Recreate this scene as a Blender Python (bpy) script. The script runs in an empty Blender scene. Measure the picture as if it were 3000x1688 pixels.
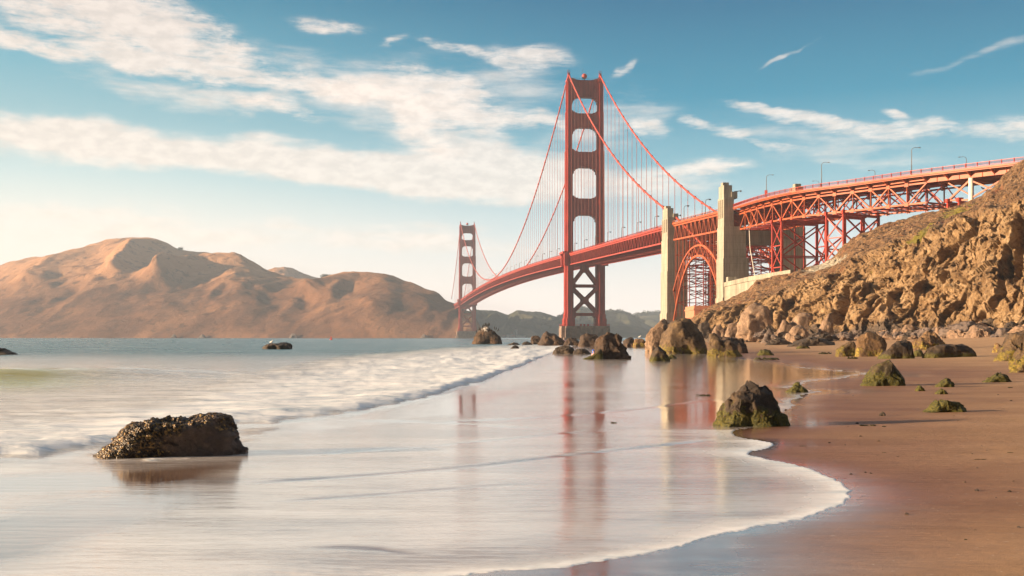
import bpy, bmesh, math, random
import numpy as np
from mathutils import Vector, Matrix
R = math.radians
sc = bpy.context.scene
col = sc.collection
# ------------------------------------------------------------------ camera
FPX, CX, HY, ZC = 3260.0, 1500.0, 988.0, 2.0        # photo geometry: focal px, centre, horizon row, eye height
cam = bpy.data.cameras.new('camera'); camo = bpy.data.objects.new('camera', cam); col.objects.link(camo)
cam.sensor_width = 36; cam.lens = FPX / 3000 * 36; cam.shift_y = (HY - 844) / 3000
cam.clip_start = 0.1; cam.clip_end = 40000
camo.location = (0, 0, ZC); camo.rotation_euler = (R(90), 0, 0); sc.camera = camo
# ------------------------------------------------------------------ light
SUN_EL, SUN_AZ = R(10), R(8.5)       # sun low on the left, a little behind the camera
sun_from = Vector((-math.cos(SUN_EL) * math.cos(SUN_AZ), -math.cos(SUN_EL) * math.sin(SUN_AZ), math.sin(SUN_EL)))
sun = bpy.data.lights.new('sun', 'SUN'); suno = bpy.data.objects.new('sun', sun); col.objects.link(suno)
sun.energy = 4.6; sun.color = (1.0, 0.72, 0.45); sun.angle = R(0.6)
suno.rotation_euler = sun_from.to_track_quat('Z', 'Y').to_euler()
sc.view_settings.view_transform = 'Standard'; sc.view_settings.look = 'None'
sc.view_settings.exposure = 1.72; sc.view_settings.gamma = 1.0
sc.cycles.use_denoising = True
sc.cycles.max_bounces = 6; sc.cycles.diffuse_bounces = 2; sc.cycles.glossy_bounces = 3; sc.cycles.volume_bounces = 1
sc.cycles.use_adaptive_sampling = True; sc.cycles.adaptive_threshold = 0.02

# ------------------------------------------------------------------ node helpers
class NT:
    def __init__(s, tree): s.t = tree; s.n = tree.nodes; s.l = tree.links
    def new(s, ty, **kw):
        n = s.n.new(ty)
        for k, v in kw.items(): setattr(n, k, v)
        return n
    def link(s, a, b): s.l.new(a, b)
    def put(s, sock, v):
        if hasattr(v, 'is_output'): s.l.new(v, sock)
        elif v is not None: sock.default_value = v
    def math(s, op, a, b=None, c=None, clamp=False):
        n = s.new('ShaderNodeMath', operation=op, use_clamp=clamp)
        s.put(n.inputs[0], a)
        if b is not None: s.put(n.inputs[1], b)
        if c is not None: s.put(n.inputs[2], c)
        return n.outputs[0]
    def vmath(s, op, a, b=None):
        n = s.new('ShaderNodeVectorMath', operation=op); s.put(n.inputs[0], a)
        if b is not None: s.put(n.inputs[1], b)
        return n.outputs['Value'] if op in ('LENGTH', 'DOT_PRODUCT') else n.outputs[0]
    def mix(s, f, a, b, mode='MIX'):
        n = s.new('ShaderNodeMix', data_type='RGBA', blend_type=mode)
        s.put(n.inputs[0], f)
        s.put(n.inputs[6], a if hasattr(a, 'is_output') else (*a, 1)); s.put(n.inputs[7], b if hasattr(b, 'is_output') else (*b, 1))
        return n.outputs[2]
    def mapr(s, v, a, b, c=0.0, d=1.0, smooth=True):
        n = s.new('ShaderNodeMapRange', interpolation_type='SMOOTHSTEP' if smooth else 'LINEAR')
        s.put(n.inputs[0], v); n.inputs[1].default_value = a; n.inputs[2].default_value = b
        n.inputs[3].default_value = c; n.inputs[4].default_value = d
        return n.outputs[0]
    def noise(s, vec, scale, detail=4, rough=0.55, dist=0.0):
        n = s.new('ShaderNodeTexNoise'); s.put(n.inputs['Vector'], vec)
        n.inputs['Scale'].default_value = scale; n.inputs['Detail'].default_value = detail
        n.inputs['Roughness'].default_value = rough; n.inputs['Distortion'].default_value = dist
        return n.outputs[0]
    def voro(s, vec, scale, feature='F1', out='Distance'):
        n = s.new('ShaderNodeTexVoronoi', feature=feature); s.put(n.inputs['Vector'], vec)
        n.inputs['Scale'].default_value = scale
        return n.outputs[out]
    def mapping(s, vec, loc=(0, 0, 0), rot=(0, 0, 0), scale=(1, 1, 1), ty='POINT'):
        n = s.new('ShaderNodeMapping', vector_type=ty); s.put(n.inputs[0], vec)
        n.inputs[1].default_value = loc; n.inputs[2].default_value = rot; n.inputs[3].default_value = scale
        return n.outputs[0]
    def ramp(s, f, stops):
        n = s.new('ShaderNodeValToRGB'); s.put(n.inputs[0], f)
        e = n.color_ramp.elements
        while len(e) < len(stops): e.new(0.5)
        for i, (p, c) in enumerate(stops): e[i].position = p; e[i].color = (*c, 1)
        return n.outputs[0]
    def bump(s, h, strength, dist, normal=None):
        n = s.new('ShaderNodeBump'); n.inputs['Strength'].default_value = 1.0
        s.put(n.inputs['Strength'], strength); s.put(n.inputs['Distance'], dist); s.put(n.inputs['Height'], h)
        if normal is not None: s.put(n.inputs['Normal'], normal)
        return n.outputs[0]
    def attr(s, name):
        n = s.new('ShaderNodeAttribute'); n.attribute_name = name; return n.outputs['Fac']

# ------------------------------------------------------------------ world: sky + clouds (functions of direction)
world = bpy.data.worlds.new('World'); sc.world = world; world.use_nodes = True
W = NT(world.node_tree); W.n.clear()
def build_world():
    out = W.new('ShaderNodeOutputWorld'); bg = W.new('ShaderNodeBackground'); bg.inputs[1].default_value = 0.1
    W.link(bg.outputs[0], out.inputs[0])
    sky = W.new('ShaderNodeTexSky', sky_type='NISHITA'); sky.sun_disc = False
    sky.sun_elevation = SUN_EL; sky.sun_rotation = math.atan2(sun_from.x, sun_from.y); sky.air_density = 1.0; sky.dust_density = 2.0; sky.ozone_density = 2.0
    tc = W.new('ShaderNodeTexCoord')
    d = W.vmath('NORMALIZE', tc.outputs['Generated'])
    sp = W.new('ShaderNodeSeparateXYZ'); W.link(d, sp.inputs[0])
    az = W.math('ARCTAN2', sp.outputs[0], sp.outputs[1])
    el = W.math('ARCSINE', sp.outputs[2])
    U = W.math('MULTIPLY_ADD', az, 32.6, 15.0)       # azimuth, 32.6 units per radian
    V = W.math('MULTIPLY_ADD', el, -32.6, 9.88)
    cb = W.new('ShaderNodeCombineXYZ'); W.link(U, cb.inputs[0]); W.link(V, cb.inputs[1]); uv = cb.outputs[0]
    # clear sky: ramp over elevation, warmer towards the sun on the left
    t = W.mapr(el, 0.0, 0.42, 0, 1, smooth=False)
    right = W.ramp(t, [(0.0, (1.10, .93, .83)), (0.10, (.92, .86, .80)), (0.20, (.62, .72, .74)), (0.34, (.22, .47, .56)), (0.50, (.02, .26, .40)), (0.70, (.0, .135, .265)), (1.0, (.0, .065, .16))])
    left = W.ramp(t, [(0.0, (1.22, .93, .76)), (0.12, (1.08, .92, .78)), (0.24, (.90, .86, .76)), (0.33, (.60, .72, .70)), (0.44, (.32, .52, .56)), (0.55, (.17, .42, .51)), (0.72, (.03, .23, .35)), (1.0, (.0, .10, .21))])
    hz = W.mapr(U, -1.0, 21.0)
    base = W.mix(hz, left, right)
    # warp then strokes of cloud
    wn = W.new('ShaderNodeTexNoise'); W.link(uv, wn.inputs['Vector']); wn.inputs['Scale'].default_value = 0.55; wn.inputs['Detail'].default_value = 3
    wv = W.vmath('SUBTRACT', wn.outputs['Color'], (0.5, 0.5, 0.5)); wv = W.vmath('MULTIPLY', wv, (1.5, 0.9, 0))
    uvw = W.vmath('ADD', uv, wv)
    sh = [0]
    def strokes(lst, vec):
        acc = None
        for (x, y, rx, ry, a, amp) in lst:
            m = W.mapping(vec, (x, y, 0), (0, 0, R(a)), (rx, ry, 1), 'TEXTURE')
            r = W.vmath('LENGTH', m)
            g = W.mapr(r, 1.0, 0.0, 0.0, amp)
            acc = g if acc is None else W.math('ADD', acc, g)
        return acc
    puffs = [(3.2, 1.5, 3.8, 1.2, 12, 1.2), (4.8, 1.15, 3.4, .95, 14, 1.1), (1.3, 2.1, 2.8, .42, 9, 1.25), (4.5, 2.35, 3.4, .5, 12, 1.05), (6.9, 1.75, 1.6, .7, 20, .6),
             (7.6, 2.65, 2.8, .42, 10, 1.05), (9.6, 2.75, 2.6, .6, 14, 1.05), (12.2, 2.5, 2.0, .6, 10, .75), (9.6, 1.1, 1.7, .33, 4, .85), (13.2, 1.65, 1.5, .3, 12, .8), (15.4, 1.9, 2.3, .62, 4, 1.0),
             (13.4, 3.25, 3.0, 1.0, 14, 1.25), (11.0, 2.9, 1.8, .6, 10, 1.0), (12.6, 4.0, 1.7, .8, 40, 1.1), (6.0, 2.1, 2.2, .6, 15, .9), (11.9, 3.7, 1.3, .8, 55, .95), (8.2, 3.45, 2.6, .5, 7, .75), (16.2, 3.65, 1.9, .4, 4, .9), (18.4, 2.2, .7, .25, -24, 1.0), (18.9, 3.75, .9, .45, 10, .95),
             (20.3, 3.8, .75, .3, 12, 1.0), (21.2, 4.1, 1.0, .38, 10, .95), (22.1, 3.45, 1.5, .2, 10, 1.2), (23.5, 3.85, 2.2, .38, 8, 1.1), (26.2, 4.15, 2.6, .42, 5, 1.15), (29.3, 4.45, 2.6, .45, 5, 1.2), (22.6, 4.5, 1.5, .16, 8, .95),
             (25.9, 3.7, .7, .15, 12, .8), (20.3, 5.2, 2.4, .42, -8, .95), (11.6, 1.55, .8, .25, -20, .7)]
    veils = [(1.5, .35, 4.4, 1.35, -12, 1.7), (2.0, 4.6, 6.0, 1.0, 3, 1.5), (8.5, 4.85, 7.5, .85, 5, 1.4), (14.5, 4.95, 4.6, 1.1, 7, 1.4), (13.2, 5.4, 6.2, .8, 5, 1.2), (12.0, 3.4, 4.5, 1.3, 12, .8), (19.2, 5.4, 3.6, .8, 0, .9), (-8, 3.0, 9, 3.0, 5, 1.2), (8.6, 2.2, 5.6, 1.0, 12, .55),
             (14.5, 2.6, 4.5, 1.4, 8, .5), (17.3, 4.1, 2.0, .9, 4, .5), (27.8, 2.25, 2.9, .24, -15, .55), (23.0, 2.0, 1.5, .12, -28, .5), (12.5, 7.0, 6.5, .8, 4, .75), (21.5, 6.6, 4.0, .9, 0, .5), (18.5, 3.2, 2.5, 1.0, 10, .5), (24.0, 4.4, 5.0, .8, 5, .55), (6.0, 3.2, 6.0, .8, 6, .55), (27.0, 5.2, 4.0, .5, 3, .45),
             (36.0, 4.5, 8, 2.5, 5, .9), (4.0, 6.9, 8, 1.1, 3, .7)]
    P = strokes(puffs, uvw); Vv = strokes(veils, uvw)
    st = W.mapping(uv, rot=(0, 0, R(-14)), scale=(0.42, 1.7, 1))
    n1 = W.noise(st, 1.25, 9, 0.62, 0.35)
    st2 = W.mapping(uv, rot=(0, 0, R(-11)), scale=(0.16, 1.0, 1))
    n2 = W.noise(st2, 1.6, 8, 0.6, 0.2)
    st3 = W.mapping(uv, rot=(0, 0, R(28)), scale=(0.45, 2.8, 1))
    n3 = W.noise(st3, 3.2, 8, 0.68, 0.8)
    n4 = W.noise(W.mapping(uv, rot=(0, 0, R(-20)), scale=(.9, 1.5, 1)), 4.5, 8, 0.7, 0.5)
    nn = W.math('MULTIPLY_ADD', n3, 0.43, W.math('MULTIPLY_ADD', n4, .17, W.math('MULTIPLY', n1, 0.70)))
    dp = W.math('ADD', P, W.math('MULTIPLY_ADD', nn, 4.4, -2.75))
    dp = W.mapr(dp, -0.05, 1.45)
    gate = W.mapr(P, 0.0, 0.55); dp = W.math('MULTIPLY', dp, gate)
    dv = W.math('ADD', Vv, W.math('MULTIPLY_ADD', n1, 1.1, W.math('MULTIPLY_ADD', n2, 1.8, -1.53)))
    dv = W.math('MULTIPLY', W.mapr(dv, 0.0, 1.0), W.mapr(Vv, 0.0, 0.35))
    cl_r = W.ramp(t, [(0, (1.0, .86, .75)), (0.4, (.97, .86, .77)), (1.0, (.86, .78, .72))])
    cl_l = W.ramp(t, [(0, (1.1, .90, .74)), (0.35, (1.04, .86, .73)), (1.0, (.90, .73, .62))])
    cl = W.mix(hz, cl_l, cl_r)
    shade = W.mapr(W.noise(W.mapping(uv, loc=(0.15, 0.3, 0), rot=(0, 0, R(-14)), scale=(0.8, 1.6, 1)), 2.2, 6, 0.6, 0.2), 0.35, 0.65, 0.86, 1.03)
    cl = W.mix(1.0, cl, W.mix(1.0, (1, 1, 1), shade, 'MULTIPLY'), 'MULTIPLY')
    c = W.mix(W.math('MULTIPLY', dv, 0.76), base, cl)
    c = W.mix(W.math('MULTIPLY', dp, 0.80), c, cl)
    nis = W.mix(1.0, sky.outputs[0], (0.015, 0.015, 0.015), 'MULTIPLY')
    c10 = W.mix(1.0, c, (3.5, 3.5, 3.5), 'MULTIPLY')
    zen = W.mapr(el, .50, 1.0)  # unseen sky overhead brightened as added fill light to whiten the foam
    c10 = W.mix(zen, c10, (3.1, 3.1, 3.2))
    dimb = W.mapr(sp.outputs[1], -.30, .80, .22, 1.0)
    tot = W.mix(1.0, W.mix(1.0, c10, W.mix(dimb, (0, 0, 0), (1, 1, 1)), 'MULTIPLY'), nis, 'ADD')
    # unseen sky behind the camera is dimmed above to weaken the fill light
    W.link(tot, bg.inputs[0])
build_world()

# ------------------------------------------------------------------ numpy noise
def _h(ix, iy, iz, k=0):
    h = (ix.astype(np.int64) * 374761393 + iy.astype(np.int64) * 668265263 + iz.astype(np.int64) * 2147483647 + k * 1274126177) & 0xffffffff
    h = ((h ^ (h >> 13)) * 1274126177) & 0xffffffff
    h = ((h ^ (h >> 16)) * 2246822519) & 0xffffffff
    return ((h ^ (h >> 15)) & 0xffffff) / float(0xffffff)
def vnoise(p, k=0):
    i = np.floor(p); f = p - i; i = i.astype(np.int64); u = f * f * f * (f * (f * 6 - 15) + 10)
    def g(dx, dy, dz):
        x, y, z = i[:, 0] + dx, i[:, 1] + dy, i[:, 2] + dz
        a = _h(x, y, z, k) * 2 - 1; b = _h(x, y, z, k + 7) * 2 - 1; c = _h(x, y, z, k + 13) * 2 - 1
        return a * (f[:, 0] - dx) + b * (f[:, 1] - dy) + c * (f[:, 2] - dz)
    l = lambda a, b, t: a + (b - a) * t
    x00 = l(g(0, 0, 0), g(1, 0, 0), u[:, 0]); x10 = l(g(0, 1, 0), g(1, 1, 0), u[:, 0])
    x01 = l(g(0, 0, 1), g(1, 0, 1), u[:, 0]); x11 = l(g(0, 1, 1), g(1, 1, 1), u[:, 0])
    return l(l(x00, x10, u[:, 1]), l(x01, x11, u[:, 1]), u[:, 2])
def fbm(p, o=4, k=0, g=0.5):
    s = 0; a = 1.0
    for j in range(o): s = s + a * vnoise(p * 2 ** j + 17.3 * j, k + j); a *= g
    return s
def billow(p, o=4, k=0, g=0.5):
    s = 0; a = 1.0
    for j in range(o): s = s + a * np.abs(vnoise(p * 2 ** j + 11.7 * j, k + j)); a *= g
    return s
def facets(p, k=0):
    """cellular noise whose cells each carry a tilted plane: broken rock faces"""
    i = np.floor(p).astype(np.int64); best = np.full(len(p), 9e9); val = np.zeros(len(p))
    for dx in (-1, 0, 1):
        for dy in (-1, 0, 1):
            for dz in (-1, 0, 1):
                x, y, z = i[:, 0] + dx, i[:, 1] + dy, i[:, 2] + dz
                cx = x + _h(x, y, z, k); cy = y + _h(x, y, z, k + 1); cz = z + _h(x, y, z, k + 2)
                ox, oy, oz = p[:, 0] - cx, p[:, 1] - cy, p[:, 2] - cz
                dd = ox * ox + oy * oy + oz * oz
                v = (_h(x, y, z, k + 3) - .5) * 1.6 * ox + (_h(x, y, z, k + 4) - .5) * 1.6 * oy + (_h(x, y, z, k + 5) - .5) * 1.6 * oz + (_h(x, y, z, k + 6) - .5) * .8
                m = dd < best; best = np.where(m, dd, best); val = np.where(m, v, val)
    return val
def sstep(x, a, b):
    t = np.clip((x - a) / (b - a), 0, 1); return t * t * (3 - 2 * t)

# ------------------------------------------------------------------ object helpers
def tag(o, label=None, cat=None, group=None, kind=None):
    if label: o['label'] = label
    if cat: o['category'] = cat
    if group: o['group'] = group
    if kind: o['kind'] = kind
    return o
def empty(name, loc=(0, 0, 0), rz=0, parent=None):
    o = bpy.data.objects.new(name, None); col.objects.link(o); o.location = loc; o.rotation_euler = (0, 0, rz)
    if parent: o.parent = parent
    return o
def mesh_np(name, V, faces, mat, parent=None, smooth=True, attrs=None):
    me = bpy.data.meshes.new(name)
    V = np.asarray(V, dtype=np.float32); Fq = np.asarray(faces, dtype=np.int32)
    k = Fq.shape[1]
    me.vertices.add(len(V)); me.vertices.foreach_set('co', V.ravel())
    me.loops.add(Fq.size); me.loops.foreach_set('vertex_index', Fq.ravel())
    me.polygons.add(len(Fq)); me.polygons.foreach_set('loop_start', np.arange(0, Fq.size, k, dtype=np.int32))
    me.polygons.foreach_set('loop_total', np.full(len(Fq), k, dtype=np.int32))
    me.update(calc_edges=True); me.validate()
    me.polygons.foreach_set('use_smooth', np.full(len(me.polygons), smooth, dtype=bool))
    if attrs:
        for n, a in attrs.items():
            at = me.attributes.new(n, 'FLOAT', 'POINT'); at.data.foreach_set('value', np.asarray(a, dtype=np.float32))
    me.materials.append(mat)
    o = bpy.data.objects.new(name, me); col.objects.link(o)
    if parent: o.parent = parent
    return o
class MB:
    """collects beams, boxes and tubes into one mesh"""
    def __init__(s): s.v = []; s.f = []
    def hexa(s, P):
        b = len(s.v); s.v += [tuple(p) for p in P]
        s.f += [(b, b+3, b+2, b+1), (b+4, b+5, b+6, b+7), (b, b+1, b+5, b+4), (b+1, b+2, b+6, b+5), (b+2, b+3, b+7, b+6), (b+3, b, b+4, b+7)]
    def box(s, x0, x1, y0, y1, z0, z1):
        s.hexa([(x0, y0, z0), (x1, y0, z0), (x1, y1, z0), (x0, y1, z0), (x0, y0, z1), (x1, y0, z1), (x1, y1, z1), (x0, y1, z1)])
    def taper(s, c0, w0, l0, c1, w1, l1):
        P = []
        for (c, w, l) in ((c0, w0, l0), (c1, w1, l1)):
            for sx, sy in ((-1, -1), (1, -1), (1, 1), (-1, 1)): P.append((c[0] + sx*w/2, c[1] + sy*l/2, c[2]))
        s.hexa(P)
    def beam(s, a, b, w, h=None, up=(0, 0, 1)):
        h = h or w; a = Vector(a); b = Vector(b); d = (b - a).normalized(); u = Vector(up)
        if abs(d.dot(u)) > .98: u = Vector((0, 1, 0))
        x = d.cross(u).normalized(); u = x.cross(d).normalized(); P = []
        for c in (a, b):
            for sx, sy in ((-1, -1), (1, -1), (1, 1), (-1, 1)): P.append(c + x*(sx*w/2) + u*(sy*h/2))
        s.hexa(P)
    def tube(s, pts, rad, n=8, cap=True):
        pts = [Vector(p) for p in pts]; m = len(pts)
        if not hasattr(rad, '__len__'): rad = [rad] * m
        b = len(s.v); px = None
        for i, p in enumerate(pts):
            d = (pts[min(i+1, m-1)] - pts[max(i-1, 0)]).normalized()
            if px is None: px = d.orthogonal().normalized()
            px = (px - d * px.dot(d)).normalized(); py = d.cross(px)
            for j in range(n):
                a = 2*math.pi*j/n; s.v.append(tuple(p + (px*math.cos(a) + py*math.sin(a)) * rad[i]))
        for i in range(m-1):
            for j in range(n):
                k = (j+1) % n; s.f.append((b+i*n+j, b+i*n+k, b+(i+1)*n+k, b+(i+1)*n+j))
        if cap: s.f.append(tuple(b+j for j in reversed(range(n)))); s.f.append(tuple(b+(m-1)*n+j for j in range(n)))
    def ball(s, c, r, nu=12, nv=8, sq=(1, 1, 1)):
        b = len(s.v); s.v.append((c[0], c[1], c[2]-r*sq[2]))
        for i in range(1, nv):
            t = math.pi*i/nv
            for j in range(nu):
                a = 2*math.pi*j/nu; s.v.append((c[0]+r*sq[0]*math.sin(t)*math.cos(a), c[1]+r*sq[1]*math.sin(t)*math.sin(a), c[2]-r*sq[2]*math.cos(t)))
        s.v.append((c[0], c[1], c[2]+r*sq[2])); e = len(s.v)-1
        for j in range(nu):
            k = (j+1) % nu; s.f.append((b, b+1+k, b+1+j)); s.f.append((e, e-nu+j, e-nu+k))
            for i in range(nv-2): s.f.append((b+1+i*nu+j, b+1+i*nu+k, b+1+(i+1)*nu+k, b+1+(i+1)*nu+j))
    def prism(s, poly, z0, z1):
        b = len(s.v); n = len(poly); s.v += [(x, y, z0) for x, y in poly] + [(x, y, z1) for x, y in poly]
        s.f.append(tuple(b+i for i in reversed(range(n)))); s.f.append(tuple(b+n+i for i in range(n)))
        for i in range(n): k = (i+1) % n; s.f.append((b+i, b+k, b+n+k, b+n+i))
    def wall(s, poly, y0, y1, M=None):
        """polygon in x,z extruded along y"""
        b = len(s.v); n = len(poly); s.v += [(x, y0, z) for x, z in poly] + [(x, y1, z) for x, z in poly]
        s.f.append(tuple(b+i for i in range(n))); s.f.append(tuple(b+n+i for i in reversed(range(n))))
        for i in range(n): k = (i+1) % n; s.f.append((b+k, b+i, b+n+i, b+n+k))
    def build(s, name, mat, parent=None, smooth=False):
        me = bpy.data.meshes.new(name); me.from_pydata(s.v, [], s.f); me.update(); me.materials.append(mat)
        if smooth:
            for p in me.polygons: p.use_smooth = True
        o = bpy.data.objects.new(name, me); col.objects.link(o)
        if parent: o.parent = parent
        return o
def copy_tree(o, parent=None):
    c = o.copy(); col.objects.link(c); c.parent = parent
    for ch in list(o.children): copy_tree(ch, c)
    return c
def ray(px, D, py=None, z=None):
    """world point seen at photo column px, at distance D; height from row py or given"""
    return Vector(((px - CX) / FPX * D, D, ZC + (HY - py) / FPX * D if z is None else z))

# ------------------------------------------------------------------ materials
def new_mat(name):
    m = bpy.data.materials.new(name); m.use_nodes = True; N = NT(m.node_tree)
    b = N.n.get('Principled BSDF'); return m, N, b
def obj_vec(N): return N.new('ShaderNodeTexCoord').outputs['Object']
def pos(N): return N.new('ShaderNodeNewGeometry').outputs['Position']
def simple(name, c1, c2, scale, rough=0.6, bump=0.0, bdist=0.05, detail=5, metal=0.0, world_pos=False, stretch=(1, 1, 1)):
    m, N, b = new_mat(name)
    v = pos(N) if world_pos else obj_vec(N)
    v = N.mapping(v, scale=stretch)
    n = N.noise(v, scale, detail, 0.6)
    N.link(N.mix(N.mapr(n, 0.3, 0.7), c1, c2), b.inputs['Base Color'])
    b.inputs['Roughness'].default_value = rough; b.inputs['Metallic'].default_value = metal
    if bump: N.link(N.bump(N.noise(v, scale * 4, 6, 0.65), bump, bdist), b.inputs['Normal'])
    return m
M = {}
M['red'] = simple('international_orange_paint', (.26, .026, .018), (.42, .048, .028), 0.5, 0.5, world_pos=True, stretch=(1, 1, .2))
M['cable'] = simple('cable_paint', (.38, .05, .03), (.45, .065, .035), 0.5, 0.5, world_pos=True)
M['rope'] = simple('rope_paint', (.48, .13, .09), (.56, .17, .12), 0.5, 0.6, world_pos=True)
M['viaduct'] = simple('viaduct_orange_paint', (.29, .055, .018), (.40, .090, .028), 0.25, 0.55, world_pos=True)
M['asphalt'] = simple('road_surface', (.06, .055, .05), (.09, .08, .07), 0.4, 0.9, world_pos=True)
M['lampgrey'] = simple('grey_lamp_metal', (.10, .09, .09), (.16, .14, .13), 1.0, 0.5)
M['lens'] = simple('lamp_glass', (.30, .28, .25), (.40, .38, .34), 2.0, 0.3)
M['black'] = simple('black_feather', (.012, .012, .014), (.03, .028, .026), 6.0, 0.6)
M['whitef'] = simple('white_feather', (.75, .73, .70), (.82, .80, .78), 6.0, 0.6)
M['buoy'] = simple('buoy_red', (.55, .03, .02), (.65, .06, .03), 1.0, 0.4)
M['brick'] = simple('brick_red', (.42, .15, .09), (.52, .22, .13), 1.2, 0.85, world_pos=True)
M['plaster'] = simple('pale_plaster', (.62, .58, .52), (.75, .72, .66), 0.2, 0.8, world_pos=True)
M['roof'] = simple('red_roof', (.30, .12, .08), (.38, .17, .11), 0.2, 0.8, world_pos=True)
M['wood'] = simple('driftwood', (.45, .24, .13), (.60, .34, .18), 4.0, 0.8)
M['skin'] = simple('skin', (.55, .33, .24), (.62, .38, .28), 5.0, 0.5)
M['bluecloth'] = simple('blue_cloth', (.01, .10, .55), (.02, .14, .66), 6.0, 0.8)
M['pinkcloth'] = simple('pink_cloth', (.62, .25, .24), (.70, .32, .30), 6.0, 0.8)
M['capwhite'] = simple('white_cloth', (.72, .72, .72), (.82, .82, .82), 6.0, 0.8)
M['trunk'] = simple('trunk_bark', (.05, .035, .025), (.09, .06, .04), 2.0, 0.9)
M['leaf'] = simple('dark_foliage', (.035, .045, .02), (.08, .085, .035), 0.12, 0.9, world_pos=True)
M['weed'] = simple('dark_seaweed', (.02, .022, .006), (.09, .075, .02), 9.0, 0.5, 0.6, 0.02)
def concrete():
    m, N, b = new_mat('board_marked_concrete'); p = pos(N)
    n = N.noise(N.mapping(p, scale=(1, 1, .25)), 0.35, 6, 0.6)
    c = N.ramp(n, [(0.3, (.26, .235, .19)), (0.5, (.34, .31, .25)), (0.7, (.42, .38, .31))])
    sp = N.new('ShaderNodeSeparateXYZ'); N.link(p, sp.inputs[0])
    z = N.math('FRACT', N.math('MULTIPLY', sp.outputs[2], 0.31))
    line = N.mapr(z, 0.0, 0.07, 0.72, 1.0)
    streak = N.mapr(N.noise(N.mapping(p, scale=(1, 1, .06)), 1.1, 4, .7), .38, .62, .72, 1.0)
    c = N.mix(1.0, c, N.mix(1.0, (1, 1, 1), N.math('MULTIPLY', line, streak), 'MULTIPLY'), 'MULTIPLY')
    N.link(c, b.inputs['Base Color']); b.inputs['Roughness'].default_value = .85
    N.link(N.bump(N.noise(p, 1.5, 6, .7), .5, .08), b.inputs['Normal'])
    return m
M['concrete'] = concrete()
M['pierstone'] = simple('brown_pier_concrete', (.15, .10, .08), (.26, .19, .15), .25, .9, .5, .2, world_pos=True)  # pier concrete in a darker, browner mottled tone
def rock_mat(name, c_dark, c_mid, c_light, moss=0.0, moss_h=0.6, moss_c=((.020, .024, .003), (.105, .088, .009)), fine=6.0, rough=.8, bd=.04, wetfoot=True):
    m, N, b = new_mat(name); p = obj_vec(N)
    n = N.noise(p, fine * .35, 8, .65, .3)
    c = N.ramp(n, [(0.28, c_dark), (0.5, c_mid), (0.72, c_light)])
    cr = N.voro(p, fine * .5, 'DISTANCE_TO_EDGE')
    crack = N.mapr(cr, 0.0, 0.05, .45, 1.0)
    sp = N.new('ShaderNodeSeparateXYZ'); N.link(p, sp.inputs[0])
    speck = N.mapr(N.noise(p, fine * 4, 3, .7), .38, .62, .75, 1.15)
    c = N.mix(1.0, c, N.mix(1.0, (1, 1, 1), speck, 'MULTIPLY'), 'MULTIPLY')
    if moss > 0:
        mn = N.noise(p, fine * .8, 6, .7, .4)
        hf = N.mapr(sp.outputs[2], moss_h * .35, moss_h * 1.25, 1.0, 0.0, smooth=False)
        f = N.math('MULTIPLY_ADD', mn, 3.0, N.math('MULTIPLY_ADD', hf, 1.0, moss - 2.62))
        f = N.mapr(f, 0.0, 0.22)
        mc = N.mix(N.mapr(N.noise(p, fine * 3, 5, .7), .35, .65), moss_c[0], moss_c[1])
        c = N.mix(f, c, mc)
    N.link(c, b.inputs['Base Color'])
    b.inputs['Roughness'].default_value = rough
    h = N.math('ADD', N.math('MULTIPLY', N.noise(p, fine * .9, 10, .68, .2), 1.0), N.math('MULTIPLY', crack, .12))
    h = N.math('ADD', h, N.math('MULTIPLY', N.noise(p, fine * 7, 4, .7), .25))
    N.link(N.bump(h, .9, bd), b.inputs['Normal'])
    return m
M['rock_dark'] = rock_mat('dark_sea_rock', (.022, .016, .012), (.055, .038, .026), (.11, .075, .048), fine=2.5, bd=.12)
M['rock_far'] = rock_mat('brown_sea_rock', (.025, .016, .011), (.065, .038, .024), (.16, .09, .045), fine=1.2, bd=.25)
M['rock_moss'] = rock_mat('algae_covered_rock', (.014, .010, .007), (.042, .027, .017), (.11, .068, .035), .60, .55, fine=7, bd=.04)
M['rock_mossy'] = rock_mat('green_algae_rock', (.02, .016, .008), (.05, .035, .016), (.11, .075, .03), .92, .6, fine=6, bd=.05)
M['rock_mossbig'] = rock_mat('yellow_algae_boulder', (.035, .022, .013), (.10, .062, .032), (.22, .14, .065), .36, 1.6, moss_c=((.06, .05, .008), (.20, .145, .018)), fine=2.2, bd=.12)
M['rock_tan'] = rock_mat('tan_boulder', (.11, .07, .045), (.24, .155, .10), (.38, .27, .18), fine=.9, bd=.35)
M['rock_grey'] = rock_mat('grey_cobble', (.06, .045, .04), (.13, .095, .08), (.25, .185, .14), fine=1.4, bd=.2)
M['rock_ochre'] = rock_mat('ochre_boulder', (.06, .035, .018), (.16, .09, .04), (.30, .18, .075), .30, 1.5, moss_c=((.10, .08, .015), (.34, .24, .04)), fine=1.6, bd=.2)
def guano_rock():
    m, N, b = new_mat('guano_streaked_rock'); p = obj_vec(N)
    n = N.noise(p, .6, 8, .65, .3)
    c = N.ramp(n, [(.3, (.025, .016, .010)), (.5, (.06, .036, .022)), (.72, (.16, .085, .04))])
    sp = N.new('ShaderNodeSeparateXYZ'); N.link(p, sp.inputs[0])
    g = N.math('MULTIPLY_ADD', N.noise(N.mapping(p, scale=(1, 1, .4)), 1.1, 7, .7, .8), 1.5, N.mapr(sp.outputs[2], 1.2, 4.6, -1.35, -.70))
    c = N.mix(N.mapr(g, 0, .16), c, (.42, .40, .38))
    N.link(c, b.inputs['Base Color']); b.inputs['Roughness'].default_value = .85
    N.link(N.bump(N.noise(p, 1.5, 9, .7), .9, .5), b.inputs['Normal']); return m
M['rock_guano'] = guano_rock()
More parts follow.
